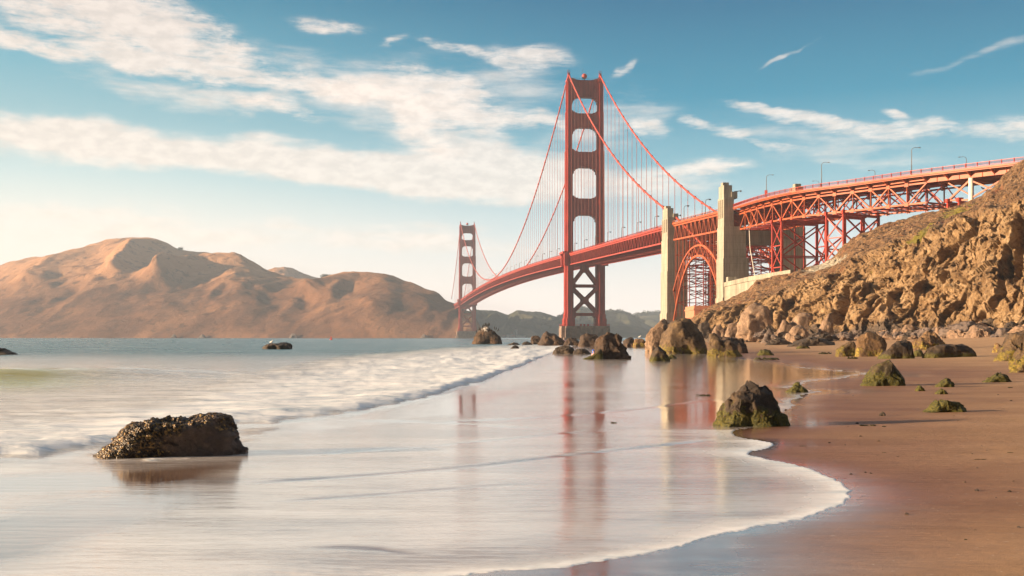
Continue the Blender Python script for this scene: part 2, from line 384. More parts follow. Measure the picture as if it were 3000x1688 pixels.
def mussel_mat():
    m, N, b = new_mat('mussel_crusted_rock'); p = obj_vec(N)
    v = N.new('ShaderNodeTexVoronoi'); N.link(p, v.inputs['Vector']); v.inputs['Scale'].default_value = 30
    mask = N.attr('crust')
    cell = N.new('ShaderNodeSeparateXYZ'); N.link(v.outputs['Color'], cell.inputs[0])
    mc = N.ramp(cell.outputs[0], [(0.0, (.012, .008, .006)), (.50, (.045, .027, .015)), (.72, (.10, .055, .02)), (.90, (.26, .145, .035)), (1.0, (.42, .27, .08))])
    bare = N.ramp(N.noise(p, 6, 8, .7), [(.3, (.04, .025, .017)), (.5, (.085, .052, .035)), (.7, (.16, .10, .068))])
    c = N.mix(mask, bare, mc); N.link(c, b.inputs['Base Color'])
    b.inputs['Roughness'].default_value = .42
    h = N.math('MULTIPLY', N.math('SUBTRACT', 1.0, v.outputs['Distance']), N.math('MULTIPLY_ADD', mask, .9, .1))
    h = N.math('ADD', h, N.math('MULTIPLY', N.noise(p, 40, 5, .7), .5))
    N.link(N.bump(h, 1.0, .03), b.inputs['Normal']); return m
M['mussel'] = mussel_mat()
def cliff_mat():
    m, N, b = new_mat('bluff_rock_and_scrub'); p = pos(N)
    veg = N.attr('veg'); pale = N.attr('pale'); green = N.attr('green')
    sv = N.mapping(p, rot=(0, R(-50), 0), scale=(.35, 1, 1))
    n = N.noise(sv, .22, 10, .68, .5)
    n = N.math('MULTIPLY_ADD', N.math('SUBTRACT', N.noise(sv, 1.1, 8, .7, .6), .5), .55, n)
    rock = N.ramp(n, [(.32, (.085, .050, .024)), (.43, (.27, .165, .080)), (.55, (.44, .285, .145)), (.70, (.58, .42, .25))])
    n2 = N.noise(p, .5, 9, .7, .4)
    scrub = N.ramp(n2, [(.34, (.045, .026, .012)), (.46, (.18, .095, .042)), (.57, (.31, .18, .085)), (.70, (.45, .31, .18))])
    rust = N.mapr(N.noise(p, .11, 5, .6), .56, .66); scrub = N.mix(N.math('MULTIPLY', rust, .5), scrub, (.26, .08, .03))
    c = N.mix(veg, rock, scrub)
    c = N.mix(green, c, N.mix(N.noise(p, 1.2, 5, .7), (.10, .095, .012), (.36, .29, .03)))
    c = N.mix(pale, c, N.mix(N.noise(p, 1.0, 5, .7), (.30, .27, .21), (.62, .56, .45)))
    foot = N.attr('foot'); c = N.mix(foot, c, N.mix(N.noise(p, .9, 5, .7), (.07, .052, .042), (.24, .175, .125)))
    N.link(c, b.inputs['Base Color']); b.inputs['Roughness'].default_value = .95
    cr = N.mapr(N.voro(sv, .33, 'DISTANCE_TO_EDGE'), 0, .10)
    h = N.math('ADD', N.noise(sv, .6, 12, .72, .5), N.math('MULTIPLY', cr, .18))
    h = N.math('ADD', h, N.math('MULTIPLY', N.noise(p, 3.0, 6, .7), .22))
    N.link(N.bump(h, 1.0, 2.2), b.inputs['Normal']); return m
M['cliff'] = cliff_mat()
def hill_mat(name, c1, c2, c3, scale=.006, bd=9.0):
    m, N, b = new_mat(name); p = pos(N)
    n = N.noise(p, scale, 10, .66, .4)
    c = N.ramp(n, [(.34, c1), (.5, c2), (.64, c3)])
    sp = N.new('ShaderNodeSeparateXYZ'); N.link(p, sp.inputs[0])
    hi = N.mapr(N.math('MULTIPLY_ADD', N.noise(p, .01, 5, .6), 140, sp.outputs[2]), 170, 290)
    c = N.mix(hi, c, N.mix(N.noise(p, .03, 6, .7), (.30, .155, .085), (.44, .25, .14)))  # sunlit crests put into the colour: paler with height, lower slopes darker
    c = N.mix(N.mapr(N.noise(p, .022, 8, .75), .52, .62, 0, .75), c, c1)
    N.link(c, b.inputs['Base Color']); b.inputs['Roughness'].default_value = 1.0
    b.inputs['Specular IOR Level'].default_value = 0.0
    N.link(N.bump(N.noise(p, .02, 10, .68, .3), .8, bd), b.inputs['Normal']); return m
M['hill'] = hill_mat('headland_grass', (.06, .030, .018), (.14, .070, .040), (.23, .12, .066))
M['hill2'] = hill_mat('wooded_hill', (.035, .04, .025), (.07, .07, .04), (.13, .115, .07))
def sea_mat():
    m, N, b = new_mat('sea_and_swash'); p = pos(N)
    foam = N.attr('foam'); milk = N.attr('milk'); chop = N.attr('chop'); olive = N.attr('olive'); edge = N.attr('edge')
    flow = N.mapping(p, rot=(0, 0, R(12)), scale=(.32, 1.5, 1.0))
    s1 = N.math('MULTIPLY_ADD', N.noise(flow, .8, 8, .60, .6), .7, N.math('MULTIPLY', N.noise(N.mapping(p, rot=(0, 0, R(-14)), scale=(.4, 1.5, 1)), 2.6, 7, .62, .4), .3))
    s2 = N.noise(N.mapping(p, rot=(0, 0, R(12)), scale=(.13, .8, 1)), .9, 6, .6, .4)
    s3 = N.noise(N.mapping(p, rot=(0, 0, R(8)), scale=(.5, 4.0, 1)), 3.2, 5, .65, .3)
    far = N.noise(N.mapping(p, scale=(.25, 1, 1)), .12, 7, .65, .3)
    deep = N.mix(N.mapr(far, .35, .65), (.03, .10, .12), (.09, .19, .20))
    silt = N.mix(N.mapr(s2, .35, .65), (.17, .085, .055), (.36, .22, .15))
    milkf = N.math('MULTIPLY', milk, N.mapr(N.math('MULTIPLY_ADD', s2, .6, N.math('MULTIPLY', s3, .4)), .40, .57, .62, 1.2), clamp=True)
    film = N.mix(milkf, silt, (.95, .885, .83))
    c = N.mix(chop, film, deep)
    fo = N.math('MULTIPLY_ADD', N.math('SUBTRACT', N.math('MULTIPLY_ADD', s1, .6, N.math('MULTIPLY', s3, .4)), .5), 4.2, N.math('MULTIPLY_ADD', foam, 1.30, -.36))
    fo = N.mapr(fo, 0.0, .80); fo = N.math('MULTIPLY', fo, N.mapr(foam, 0.0, .12))
    fo = N.math('MAXIMUM', fo, edge)
    c = N.mix(olive, c, (.40, .34, .07)); no_ol = N.math('SUBTRACT', 1.0, olive); N.link(N.math('MULTIPLY_ADD', no_ol, .4, .1), b.inputs['Specular IOR Level'])
    c = N.mix(fo, c, N.mix(N.mapr(N.math('MULTIPLY_ADD', s1, .5, N.math('MULTIPLY', N.noise(N.mapping(p, rot=(0, 0, R(10)), scale=(.35, 1.2, 1)), .9, 7, .7, .5), .5)), .38, .56), (.60, .67, .72), (.95, .945, .94)))
    N.link(c, b.inputs['Base Color'])
    b.inputs['IOR'].default_value = 1.36
    cw = N.math('MULTIPLY', N.math('MULTIPLY', no_ol, N.math('MULTIPLY_ADD', milk, -.45, 1.0)), N.math('MULTIPLY', N.math('SUBTRACT', 1.0, fo), N.math('MULTIPLY_ADD', chop, -.8, .8))); N.link(cw, b.inputs['Coat Weight']); N.link(N.math('MULTIPLY_ADD', milk, .12, .03), b.inputs['Coat Roughness']); b.inputs['Coat IOR'].default_value = 1.45
    r = N.math('MULTIPLY_ADD', fo, .50, N.math('MULTIPLY_ADD', chop, .14, N.math('MULTIPLY_ADD', milk, .10, .04)))
    N.link(r, b.inputs['Roughness'])
    w1 = N.noise(N.mapping(p, rot=(0, 0, R(6)), scale=(.35, 1, 1)), .55, 8, .62, .3)
    w2 = N.noise(N.mapping(p, rot=(0, 0, R(10)), scale=(.45, 2.2, 1)), 2.4, 6, .6, .2)
    hb = N.math('MULTIPLY', w1, N.math('MULTIPLY_ADD', chop, .38, 0.0))
    hb = N.math('ADD', hb, N.math('MULTIPLY', w2, N.math('MULTIPLY_ADD', chop, .05, N.math('MULTIPLY_ADD', milk, .010, .0025))))
    hb = N.math('ADD', hb, N.math('MULTIPLY', N.math('MULTIPLY', s1, N.math('MULTIPLY', fo, foam)), .16))
    bn = N.bump(hb, 1.0, 1.0); N.link(bn, b.inputs['Normal']); N.link(bn, b.inputs['Coat Normal'])
    return m
M['sea'] = sea_mat()
def sand_mat():
    m, N, b = new_mat('beach_sand'); p = pos(N)
    wet = N.attr('wet'); mir = N.attr('mirror')
    g = N.noise(p, 60, 4, .8)
    big = N.noise(N.mapping(p, rot=(0, 0, R(25)), scale=(.4, 1.3, 1)), .5, 5, .6)
    dry = N.mix(N.mapr(big, .35, .65), (.45, .275, .150), (.54, .345, .20))
    wc = N.mix(N.mapr(big, .35, .65), (.19, .080, .046), (.26, .118, .068))
    c = N.mix(wet, dry, wc)
    c = N.mix(N.mapr(g, .3, .7, 0, .35), c, (.10, .06, .045))
    c = N.mix(N.mapr(N.noise(p, 14, 2, .5), .70, .73, 0, .5), c, (.55, .45, .36))
    N.link(c, b.inputs['Base Color'])
    streak = N.noise(N.mapping(p, rot=(0, 0, R(14)), scale=(.3, 2.2, 1)), 1.6, 6, .65, .4)
    r = N.math('SUBTRACT', N.mapr(wet, 0, 1, .85, .55), N.math('MULTIPLY', mir, N.mapr(streak, .3, .6, .40, .30)))
    N.link(r, b.inputs['Roughness']); b.inputs['IOR'].default_value = 1.38; N.link(mir, b.inputs['Coat Weight']); b.inputs['Coat IOR'].default_value = 1.65; N.link(N.mapr(streak, .3, .6, .03, .13), b.inputs['Coat Roughness'])
    rip = N.noise(N.mapping(p, rot=(0, 0, R(20)), scale=(.5, 1.5, 1)), 2.5, 5, .6)
    dry_b = N.math('SUBTRACT', 1.0, mir)
    N.link(N.mapr(mir, 0, 1, .25, .5), b.inputs['Specular IOR Level'])
    h = N.math('ADD', N.math('MULTIPLY', g, N.math('MULTIPLY_ADD', dry_b, .006, .0004)), N.math('MULTIPLY', rip, N.math('MULTIPLY_ADD', dry_b, .05, .0015)))
    N.link(N.bump(h, 1.0, 1.0), b.inputs['Normal'])
    return m
M['sand'] = sand_mat()

# ------------------------------------------------------------------ ground: fan-shaped grid shared by sea and sand
SH_Y = [-60, -10, 6, 10, 14, 18, 22, 30, 45, 61, 90, 118, 200, 300, 400, 500, 560, 640, 800]
SH_X = [0.5, 1.5, 2.6, 3.6, 4.3, 4.2, 4.6, 8.0, 14.5, 19.5, 23.0, 26.0, 36, 46, 56, 68, 80, 105, 400]
def sand_z(x, y):
    x = np.asarray(x, float); y = np.asarray(y, float)
    d = (x - np.interp(y, SH_Y, SH_X)) * np.interp(y, [0, 25, 60, 300], [.95, .8, .93, .98])
    pos_ = .010 * np.maximum(d, 0) + .00078 * np.maximum(d, 0) ** 2
    pos_ = np.where(d > 60, .6 + 2.8 + (d - 60) * .10, pos_)
    return np.where(d >= 0, pos_, np.maximum(.012 * d, -1.6))
def ground_at(px, py):
    D = 4.0
    while D < 600:
        x = (px - CX) / FPX * D; z = ZC + (HY - py) / FPX * D
        if z <= max(float(sand_z(x, D)), 0.0): break
        D *= 1.004
    return Vector((x, D, max(float(sand_z(x, D)), 0.0)))
q = np.arange(0, 1/5.2, 2.3/6520) + 1/14000
Drows = (1/q)                                        # far -> near
Drows = np.concatenate([Drows, np.linspace(5.0, -40, 40)])
uin = np.arange(-.56, .56, 4.6/FPX)
uout = .56 + np.cumsum(np.geomspace(.004, .6, 30))
ucols = np.concatenate([-uout[::-1], uin, uout])
UU, DD = np.meshgrid(ucols, Drows)
XX = UU * np.maximum(DD, 5.0)
PXg = CX + FPX * UU; PYg = np.where(DD > 5, HY + ZC*FPX/np.maximum(DD, 5), 2300 - DD*20)
nr, nc = XX.shape
idx = np.arange(nr*nc).reshape(nr, nc)
quads = np.stack([idx[:-1, :-1], idx[1:, :-1], idx[1:, 1:], idx[:-1, 1:]], -1).reshape(-1, 4)
x = XX.ravel(); y = DD.ravel(); PX = PXg.ravel(); PY = PYg.ravel()
zs = sand_z(x, y)
S_ = 3000/2575.0
# water edge, traced on the beach plane (photo columns and rows of the 2575-wide view)
E = [(700, 1520), (980, 1462), (1200, 1432), (1330, 1424), (1480, 1409), (1600, 1390), (1700, 1371), (1800, 1344), (1900, 1321), (2000, 1303), (2060, 1288), (2115, 1268), (2138, 1250), (2140, 1236), (2125, 1222), (2098, 1204), (2070, 1190), (2040, 1180), (2000, 1168), (1960, 1160), (1915, 1150), (1885, 1145), (1872, 1140),
     (1890, 1134), (1925, 1128), (1944, 1120), (1938, 1112), (1910, 1107), (1870, 1102), (1850, 1098), (1845, 1090), (1880, 1078), (1960, 1062), (1995, 1052), (1985, 1035), (1990, 1010), (2010, 993), (2060, 985), (1990, 972), (2040, 958), (2110, 950), (2200, 937), (2130, 934), (2080, 928), (2000, 921), (1960, 913), (1900, 907), (1850, 901), (1790, 893), (1750, 885), (1700, 880), (1640, 877), (1600, 872), (1640, 868)]
Ew = []
for (a, bb) in E:
    px_, py_ = a*S_, bb*S_; g = ZC*FPX/(py_-HY); Ew.append(((px_-CX)/FPX*g, g))
Ew.append((60, 420)); Ew.append((72, 500)); Ew.append((110, 640)); Ew.append((900, 900)); Ew.append((30000, 1200)); Ew.append((30000, 15000)); Ew.append((-30000, 15000)); Ew.append((-30000, -60)); Ew.append((-3, -60)); Ew.append((-2.2, 4)); 
poly = np.array(Ew)
def sdf(px_, py_, poly):
    best = np.full(px_.shape, 1e12); inside = np.zeros(px_.shape, bool); n = len(poly)
    for i in range(n):
        ax, ay = poly[i]; bx, by = poly[(i+1) % n]; ex, ey = bx-ax, by-ay
        t = np.clip(((px_-ax)*ex + (py_-ay)*ey)/(ex*ex+ey*ey+1e-12), 0, 1)
        dd = (px_-ax-t*ex)**2 + (py_-ay-t*ey)**2; best = np.minimum(best, dd)
        c = ((ay > py_) != (by > py_)); xi = ax + (py_-ay)/(by-ay if by != ay else 1e-9)*ex
        inside ^= (c & (px_ < xi))
    return np.sqrt(best)*np.where(inside, 1, -1)
P3 = np.stack([x, y, np.zeros_like(x)], 1)
near = y < 700
sd = np.full(x.shape, 50.0)
wob = fbm(P3[near]*np.array([1.6, 1.6, 1]), 4, 3)*.10 + fbm(P3[near]*.35, 3, 9)*np.clip(y[near]/60, 0, 1)*.8 + fbm(P3[near]*5.5, 3, 13)*.035*(y[near] < 30)
sd[near] = sdf(x[near], y[near], poly) + wob
inside = sd > 0
# breaker
WLx = np.array([-900, -250, 0, 116, 270, 450, 700, 875, 1048, 1165, 1280, 1398, 1515, 1608, 1680, 1800]); WLy = np.array([1440, 1392, 1363, 1352, 1330, 1296, 1252, 1236, 1213, 1187, 1160, 1128, 1083, 1040, 1016, 1004])
BLx = np.array([-900, 0, 400, 700, 1000, 1300, 1500, 1640, 1800]); BLy = np.array([1235, 1225, 1195, 1120, 1058, 1026, 1016, 1010, 1001])
Dfront = ZC*FPX/(np.interp(PX, WLx, WLy) + 9*fbm(np.stack([PX/120, y*0, y*0], 1), 2, 5) - HY)
Dback = ZC*FPX/(np.interp(PX, BLx, BLy) - HY)
behind = y - Dfront                                   # metres seaward of the breaker's leading edge
span = np.maximum(Dback - Dfront, .5)
t_ = behind/span
jag = .5*fbm(P3*np.array([1.1, .5, 1]), 4, 25)
foam = np.where(behind + jag > 0, sstep(behind + jag*np.clip(y/25, 1, 4), -.2, 1.6*np.clip(y/25, 1, 4))*(1.12 - .40*sstep(t_, .3, 1.0))*(1 - sstep(t_, .95, 1.8)), 0)
foam = foam*np.where(PX > 1640, 1 - sstep(PX, 1640, 1800), 1)
bs = behind/np.clip(y/20, 1, 6)
bore = .11*sstep(bs, -.4, 2.4)*np.exp(-np.maximum(bs-2.3, 0)/4.0)*(1+.7*fbm(P3*np.array([.5, .8, 1]), 4, 21)) + .03*sstep(behind, 0, 1)*np.clip(1-behind/8, 0, 1)*fbm(P3*np.array([1.4, 2.2, 1]), 4, 23)
bore = bore*(1 - sstep(PX, 1350, 1700))*(y < 200) + .06*(y/60)*sstep(bs, -.3, 2.2)*np.exp(-np.maximum(bs-2, 0)/5)*(1+.8*fbm(P3*np.array([.3, .5, 1]), 3, 22))*sstep(PX, 900, 1300)*(1 - sstep(PX, 1500, 1700))*(y < 250)
chop = sstep(t_, .35, 1.2)*np.where(PX > 1640, sstep(y, 150, 320), 1)*(1-.0*PX)
chop = np.where(y < Dfront, 0, chop)
chop = chop*(1 - (1-sstep(y, 42, 150))*(1-sstep(PX, 1100, 1600))*.85)
z = np.zeros_like(x)
z += bore
z += np.clip(foam, 0, 1)*np.clip(behind, 0, 1)*(y < 260)*np.clip(y/30, .6, 3)*(.085*fbm(P3*np.array([.35, .8, 1]), 4, 29, .5))*(behind > 0)
# unbroken roller at the left with an olive face, and low swells behind
yl = 52 + (PX-0)*.006
rl = np.exp(-((y-yl)/np.where(y < yl, 2.4, 4.5))**2)*(1 - sstep(PX, 330, 1050))
z += .52*rl*(1+.15*fbm(P3*.4, 2, 31))
olive = sstep(yl - y, -.8, .7)*(1 - sstep(yl-y, 2.0, 3.8))*(1 - sstep(PX, 100, 560))*.9
chop = chop*(1-.85*rl)
foam = np.maximum(foam, .46*np.exp(-((y-yl+4.6)/2.6)**2)*(1 - sstep(PX, 500, 1100)))
foam = np.maximum(foam, .60*np.exp(-((y-yl-.7)/1.6)**2)*(sstep(PX, 120, 420))*(1 - sstep(PX, 500, 1200)))
foam = np.maximum(foam, np.where((y > Dfront+2) & (y < 85), .62*(1-sstep(y, 38, 85))*(1-sstep(PX, 900, 1400)), 0))
oc = (y > 25)
z += np.where(oc, np.clip((y-25)/60, 0, 1)*(.10*fbm(P3*np.array([.05, .16, 1]), 4, 41) + .05*vnoise(P3*np.array([.25, .6, 1]), 43))*np.clip(1.5-y/1200, .1, 1), 0)*chop
# small swash fronts crossing the film (row lines on the beach plane)
edge = np.zeros_like(x); dark_line = np.zeros_like(x)
lines = [([700, 1000, 1270, 1420, 1560], [1150, 1127, 1104, 1090, 1082], .030, .10), ([560, 800, 1000, 1200, 1400, 1600, 1760, 1850], [1218, 1203, 1189, 1172, 1148, 1127, 1110, 1099], .045, .35),
         ([640, 900, 1200, 1330], [1262, 1246, 1222, 1214], .018, .08), ([1000, 1300, 1500, 1640, 1760, 1850], [1066, 1054, 1040, 1026, 1010, 1004], .03, .25), ([740, 860, 960, 1060], [1378, 1376, 1380, 1390], .02, .05), ([800, 1050, 1300, 1420], [1058, 1060, 1075, 1080], .02, .1)]
for lx, ly, hh, ef in lines:
    lx = np.array(lx)*S_; ly = np.array(ly)*S_
    Dl = ZC*FPX/(np.interp(PX, lx, ly) - HY); dl = y - Dl
    fade = sstep(PX, lx[0], lx[0]+220)*(1 - sstep(PX, lx[-1]-120, lx[-1]+30))
    w = np.maximum(.05, y*.006)
    z += .35*hh*fade*sstep(dl, -2*w, 2*w)*np.exp(-np.maximum(dl, 0)/(w*22))
    edge = np.maximum(edge, ef*fade*np.exp(-((dl-.5*w)/(w*2.0))**2)*np.clip(.6+1.6*fbm(P3*np.array([1.2, 3, 1]), 3, 27), 0, 1.2)); dark_line = np.maximum(dark_line, .8*fade*np.exp(-((dl+1.5*w)/(w*1.6))**2))  # shadow before each swash front, painted as a darker line in the film
# milkiness of the film and brown, sand-laden patches
milk = .80 + .5*fbm(P3*np.array([.12, .5, 1]), 4, 51)
def patch(cx, cy, rx, ry, a, amt):
    ca, sa = math.cos(R(a)), math.sin(R(a)); dx = PX-cx*S_; dy = PY-cy*S_
    return amt*np.exp(-(((dx*ca+dy*sa)/(rx*S_))**2 + ((-dx*sa+dy*ca)/(ry*S_))**2))
for a in [(120, 1215, 330, 28, -4, 1.1), (180, 1310, 300, 40, -12, 1.2), (-20, 1380, 230, 60, -10, .9), (1180, 1010, 330, 22, -9, .9), (900, 1062, 260, 14, -6, .7), (1480, 1000, 260, 8, -6, .6), (1300, 985, 260, 9, -8, .6), (1650, 1046, 240, 16, 0, .7), (1780, 950, 130, 40, 0, .4), (480, 1185, 160, 16, -6, .6),
          (1950, 1230, 160, 22, 0, .35), (880, 1377, 90, 5, 0, .6)]:
    milk = milk - patch(*a)
mir_pool = np.clip(patch(1480, 1048, 330, 13, 0, 1) + patch(1800, 1035, 160, 32, 0, 1) + patch(1900, 940, 200, 26, 0, .9), 0, 1)
milk = milk*(1-mir_pool) - dark_line
milk = milk*np.interp(PX, [0, 900, 1700, 2500], [1.15, .9, .50, .36])
milk = milk + patch(1470, 955, 270, 62, -4, .55)
milk = np.clip(milk, 0.04, 1)
ol2 = np.clip(patch(-10, 955, 230, 26, 0, 1.3), 0, 1); olive = np.maximum(olive*.5, ol2); foam = foam*(1-.85*ol2) ; milk = milk*(1-.7*ol2)
foam = np.maximum(foam, patch(250, 1120, 75, 38, 15, .8)*(y < Dfront+9)*np.clip(.75+1.2*fbm(P3*np.array([2, 2, 1]), 3, 88), 0, 1.3))
foam = np.maximum(foam, patch(640, 1085, 60, 10, -8, .6))
foam = np.maximum(foam, patch(360, 1158, 150, 9, -2, .75)*np.clip(.7+1.5*fbm(P3*np.array([3, 3, 1]), 3, 89), 0, 1.3))
foam = np.maximum(foam, patch(540, 1128, 100, 8, -14, .7))
# the foam line where the swash dies out on the sand
ew = np.clip(y*.027, .2, 1.6)*(1+.6*fbm(P3*np.array([.8, .8, 1]), 2, 66))
near_e = (y < 34)
we = ew*np.where(near_e, 1.0, .35)
edge2 = 1.3*np.exp(-(np.maximum(sd-.02, 0)/we)**1.4)*np.where(y < 24, 1.0, np.where(y < 75, .55, .2))
edge2 = edge2*np.where((y > 21.5) & (y < 30), .35, 1)
br = .5+.9*np.abs(fbm(P3*np.array([5, 5, 1]), 3, 61))
edge = np.clip(np.maximum(edge, edge2*np.clip(br+.25, 0, 1)), 0, 1)
milk = np.clip(milk + .5*np.exp(-np.maximum(sd, 0)/(we*4))*(y < 24), 0, 1)
zi0 = np.maximum(z, zs + .006 + z)
es = sstep(sd, 0, np.where(y < 60, 1.4, 4.0))
zin = np.where(near, zi0*es + (zs + .006)*(1-es), z)
zout = np.minimum(zs, 0) - .012
blend = sstep(sd, -.03, .02)
zz = np.where(near, zout*(1-blend) + zin*blend, z - 0.0)
sea = mesh_np('water', np.stack([x, y, zz], 1), quads, M['sea'], attrs=dict(foam=foam, milk=milk, chop=chop, olive=olive, edge=edge))
tag(sea, 'sea with a long white breaker and thin swash over the beach', 'water', kind='structure')
# sand
keep_r = np.where((Drows < 650))[0]; r0 = keep_r[0]
sub = slice(r0, nr)
X2, Y2 = XX[sub].ravel(), DD[sub].ravel(); n2 = X2.size; rr = nr - r0
id2 = np.arange(n2).reshape(rr, nc); q2 = np.stack([id2[:-1, :-1], id2[1:, :-1], id2[1:, 1:], id2[:-1, 1:]], -1).reshape(-1, 4)
sd2 = sd.reshape(nr, nc)[sub].ravel(); PX2 = PXg[sub].ravel(); PY2 = PYg[sub].ravel()
Z2 = sand_z(X2, Y2); Q3 = np.stack([X2, Y2, Z2*0], 1)
dry = np.clip(-sd2, 0, 400)
wet = np.clip(1 - dry/np.interp(Y2, [8, 20, 60, 200], [3.6, 6.5, 16, 22]), 0, 1)
wet = np.clip(wet + .25*fbm(Q3*np.array([.3, .3, 1]), 3, 71)*(dry > .5), 0, 1)
mirror = np.exp(-(dry/np.interp(Y2, [8, 12, 20, 60, 200], [.9, .55, .35, 1.4, 3.5]))**1.3)
def patch2(cx, cy, rx, ry, amt):
    return amt*np.exp(-(((PX2-cx*S_)/(rx*S_))**2 + ((PY2-cy*S_)/(ry*S_))**2))
mirror = np.clip(mirror + patch2(1650, 1435, 420, 75, 1.0) + patch2(2025, 1068, 60, 8, .8) + patch2(2060, 985, 110, 7, .8) + patch2(2300, 946, 40, 4, .7), 0, 1)
Z2 = Z2 + np.clip(dry/8, 0, 1)*(.02*fbm(Q3*.6, 4, 81)) + np.clip(dry/2, 0, 1)*.004*fbm(Q3*2.2, 3, 83)
sand = mesh_np('beach', np.stack([X2, Y2, Z2], 1), q2, M['sand'], attrs=dict(wet=wet, mirror=mirror))
tag(sand, 'pinkish brown sand beach, dark and mirror-wet near the water', 'beach', kind='structure')

# ------------------------------------------------------------------ hillside with the sea cliff (right)
def interp_rows(px, tab):
    a = np.array(tab, float); return [np.interp(px, a[:, 0], a[:, j]) for j in range(1, a.shape[1])]
CREST = [(1960, 985, 480), (2019, 937, 482), (2066, 905, 478), (2093, 893, 475), (2120, 884, 472), (2170, 862, 466), (2194, 848, 462), (2217, 824, 452), (2272, 809, 444), (2318, 803, 438), (2349, 791, 432), (2388, 783, 424), (2411, 774, 418), (2431, 762, 414), (2450, 747, 410), (2477, 715, 404), (2500, 700, 400), (2518, 683, 398), (2555, 675, 396), (2586, 660, 394), (2608, 651, 392), (2645, 645, 390), (2692, 630, 388), (2735, 622, 384),
         (2785, 608, 376), (2822, 598, 372), (2878, 574, 364), (2928, 536, 354), (2962, 493, 344), (3000, 470, 334), (3120, 420, 320), (3400, 380, 300), (4200, 330, 270), (6500, 300, 240)]
FOOT = [(1960, 992, 470), (2075, 976, 385), (2180, 974, 335), (2300, 977, 300), (2450, 978, 272), (2600, 975, 252), (2750, 972, 232), (3000, 968, 202), (3400, 968, 180), (4200, 975, 160), (6500, 985, 120)]
EDGE = [(1960, 990, 474), (2019, 958, 455), (2075, 925, 432), (2200, 888, 385), (2272, 868, 362), (2330, 842, 346), (2447, 806, 328), (2563, 748, 308), (2680, 700, 296), (2796, 655, 283), (2900, 618, 270), (3000, 590, 258), (3400, 520, 235), (4200, 470, 205), (6500, 440, 170)]
cpx = np.concatenate([np.arange(1960, 3060, 2.2), np.geomspace(3062, 6500, 60)])
fpy, fD = interp_rows(cpx, FOOT); epy, eD = interp_rows(cpx, EDGE); eD = fD + (eD-fD)*.52; kpy, kD = interp_rows(cpx, CREST)
fz = 2 + (HY-fpy)/FPX*fD; ez = 2 + (HY-epy)/FPX*eD; kz = 2 + (HY-kpy)/FPX*kD
rows = []; kinds = []
NA, NB = 170, 110
nb0 = 12
for i in range(nb0):                                   # buried toe
    t = i/nb0; rows.append((fD - 14*(1-t), fz - 5.0*(1-t))); kinds.append(-1+t)
for i in range(NA):
    t = i/NA; prof = 0.16*t + .84*(t**1.05) if True else t
    zz_ = fz + (ez-fz)*(t**1.0); dd_ = fD + (eD-fD)*(t**1.15); rows.append((dd_, zz_)); kinds.append(t)
for i in range(NB):
    t = i/NB; rows.append((eD + (kD-eD)*t, ez + (kz-ez)*(t + .10*np.sin(math.pi*t)*-1*0))); kinds.append(1+t)
for t in [0, .02, .05, .1, .2, .4, .7, 1.0]:
    rows.append((kD + 160*t, kz + (-3*t))); kinds.append(2+t)
Dg = np.array([r[0] for r in rows]); Zg = np.array([r[1] for r in rows]); Kg = np.array(kinds)[:, None] + np.zeros_like(Dg)
Xg = (cpx[None, :] - CX)/FPX*Dg
PXc = np.broadcast_to(cpx[None, :], Dg.shape)
Vc = np.stack([Xg.ravel(), Dg.ravel(), Zg.ravel()], 1); kf = Kg.ravel(); pf = PXc.ravel()
rot = Matrix.Rotation(R(-50), 3, 'Y'); Ra = np.array(rot)
sv = Vc @ Ra.T
rockm = 1 - sstep(kf + .25*fbm(Vc/30, 3, 91), .93, 1.12)
big = billow(sv*np.array([1/60, 1/22, 1/26]), 4, 101, .5) - .25
fac = facets(sv*np.array([1/26, 1/11, 1/10]), 111) + .6*facets(sv*np.array([1/7, 1/4.5, 1/4]), 121) + .3*facets(sv*np.array([1/2.8, 1/1.9, 1/1.7]), 131)
slab = billow(sv*np.array([1/75, 1/16, 1/14]), 2, 103, .45) - .25
disp = rockm*(2.6*big + 6.5*slab + 3.3*fac + 1.5*(billow(sv*np.array([1/9, 1/5, 1/4]), 4, 137)-.25) + .8*fbm(Vc/2.2, 4, 141))
gul = billow(np.stack([(pf-1500)/55 + fbm(Vc/25, 3, 151), kf*1.2, kf*0], 1), 3, 161)-.3
disp2 = (1-rockm)*(3.6*gul + 2.2*fbm(Vc/9, 5, 171) + .9*billow(Vc/3.0, 4, 181) + .5*facets(Vc/3.0, 185))
fade = np.where(kf < 0, 1+kf, 1)*np.where(kf > 1.9, np.clip(1-(kf-1.9)/.1, 0.0, 1), 1)
leftfade = np.clip((pf-1975)/90, .12, 1)
amp = (disp + disp2)*fade*leftfade
dirv = np.array([-.62, -.66, .42]); dirv /= np.linalg.norm(dirv)
Vc2 = Vc + amp[:, None]*dirv[None, :]
cr = (kf > 1.93)
Vc2[:, 2] += np.where(cr, .6*fbm(Vc/3.5, 4, 191)*2, 0)
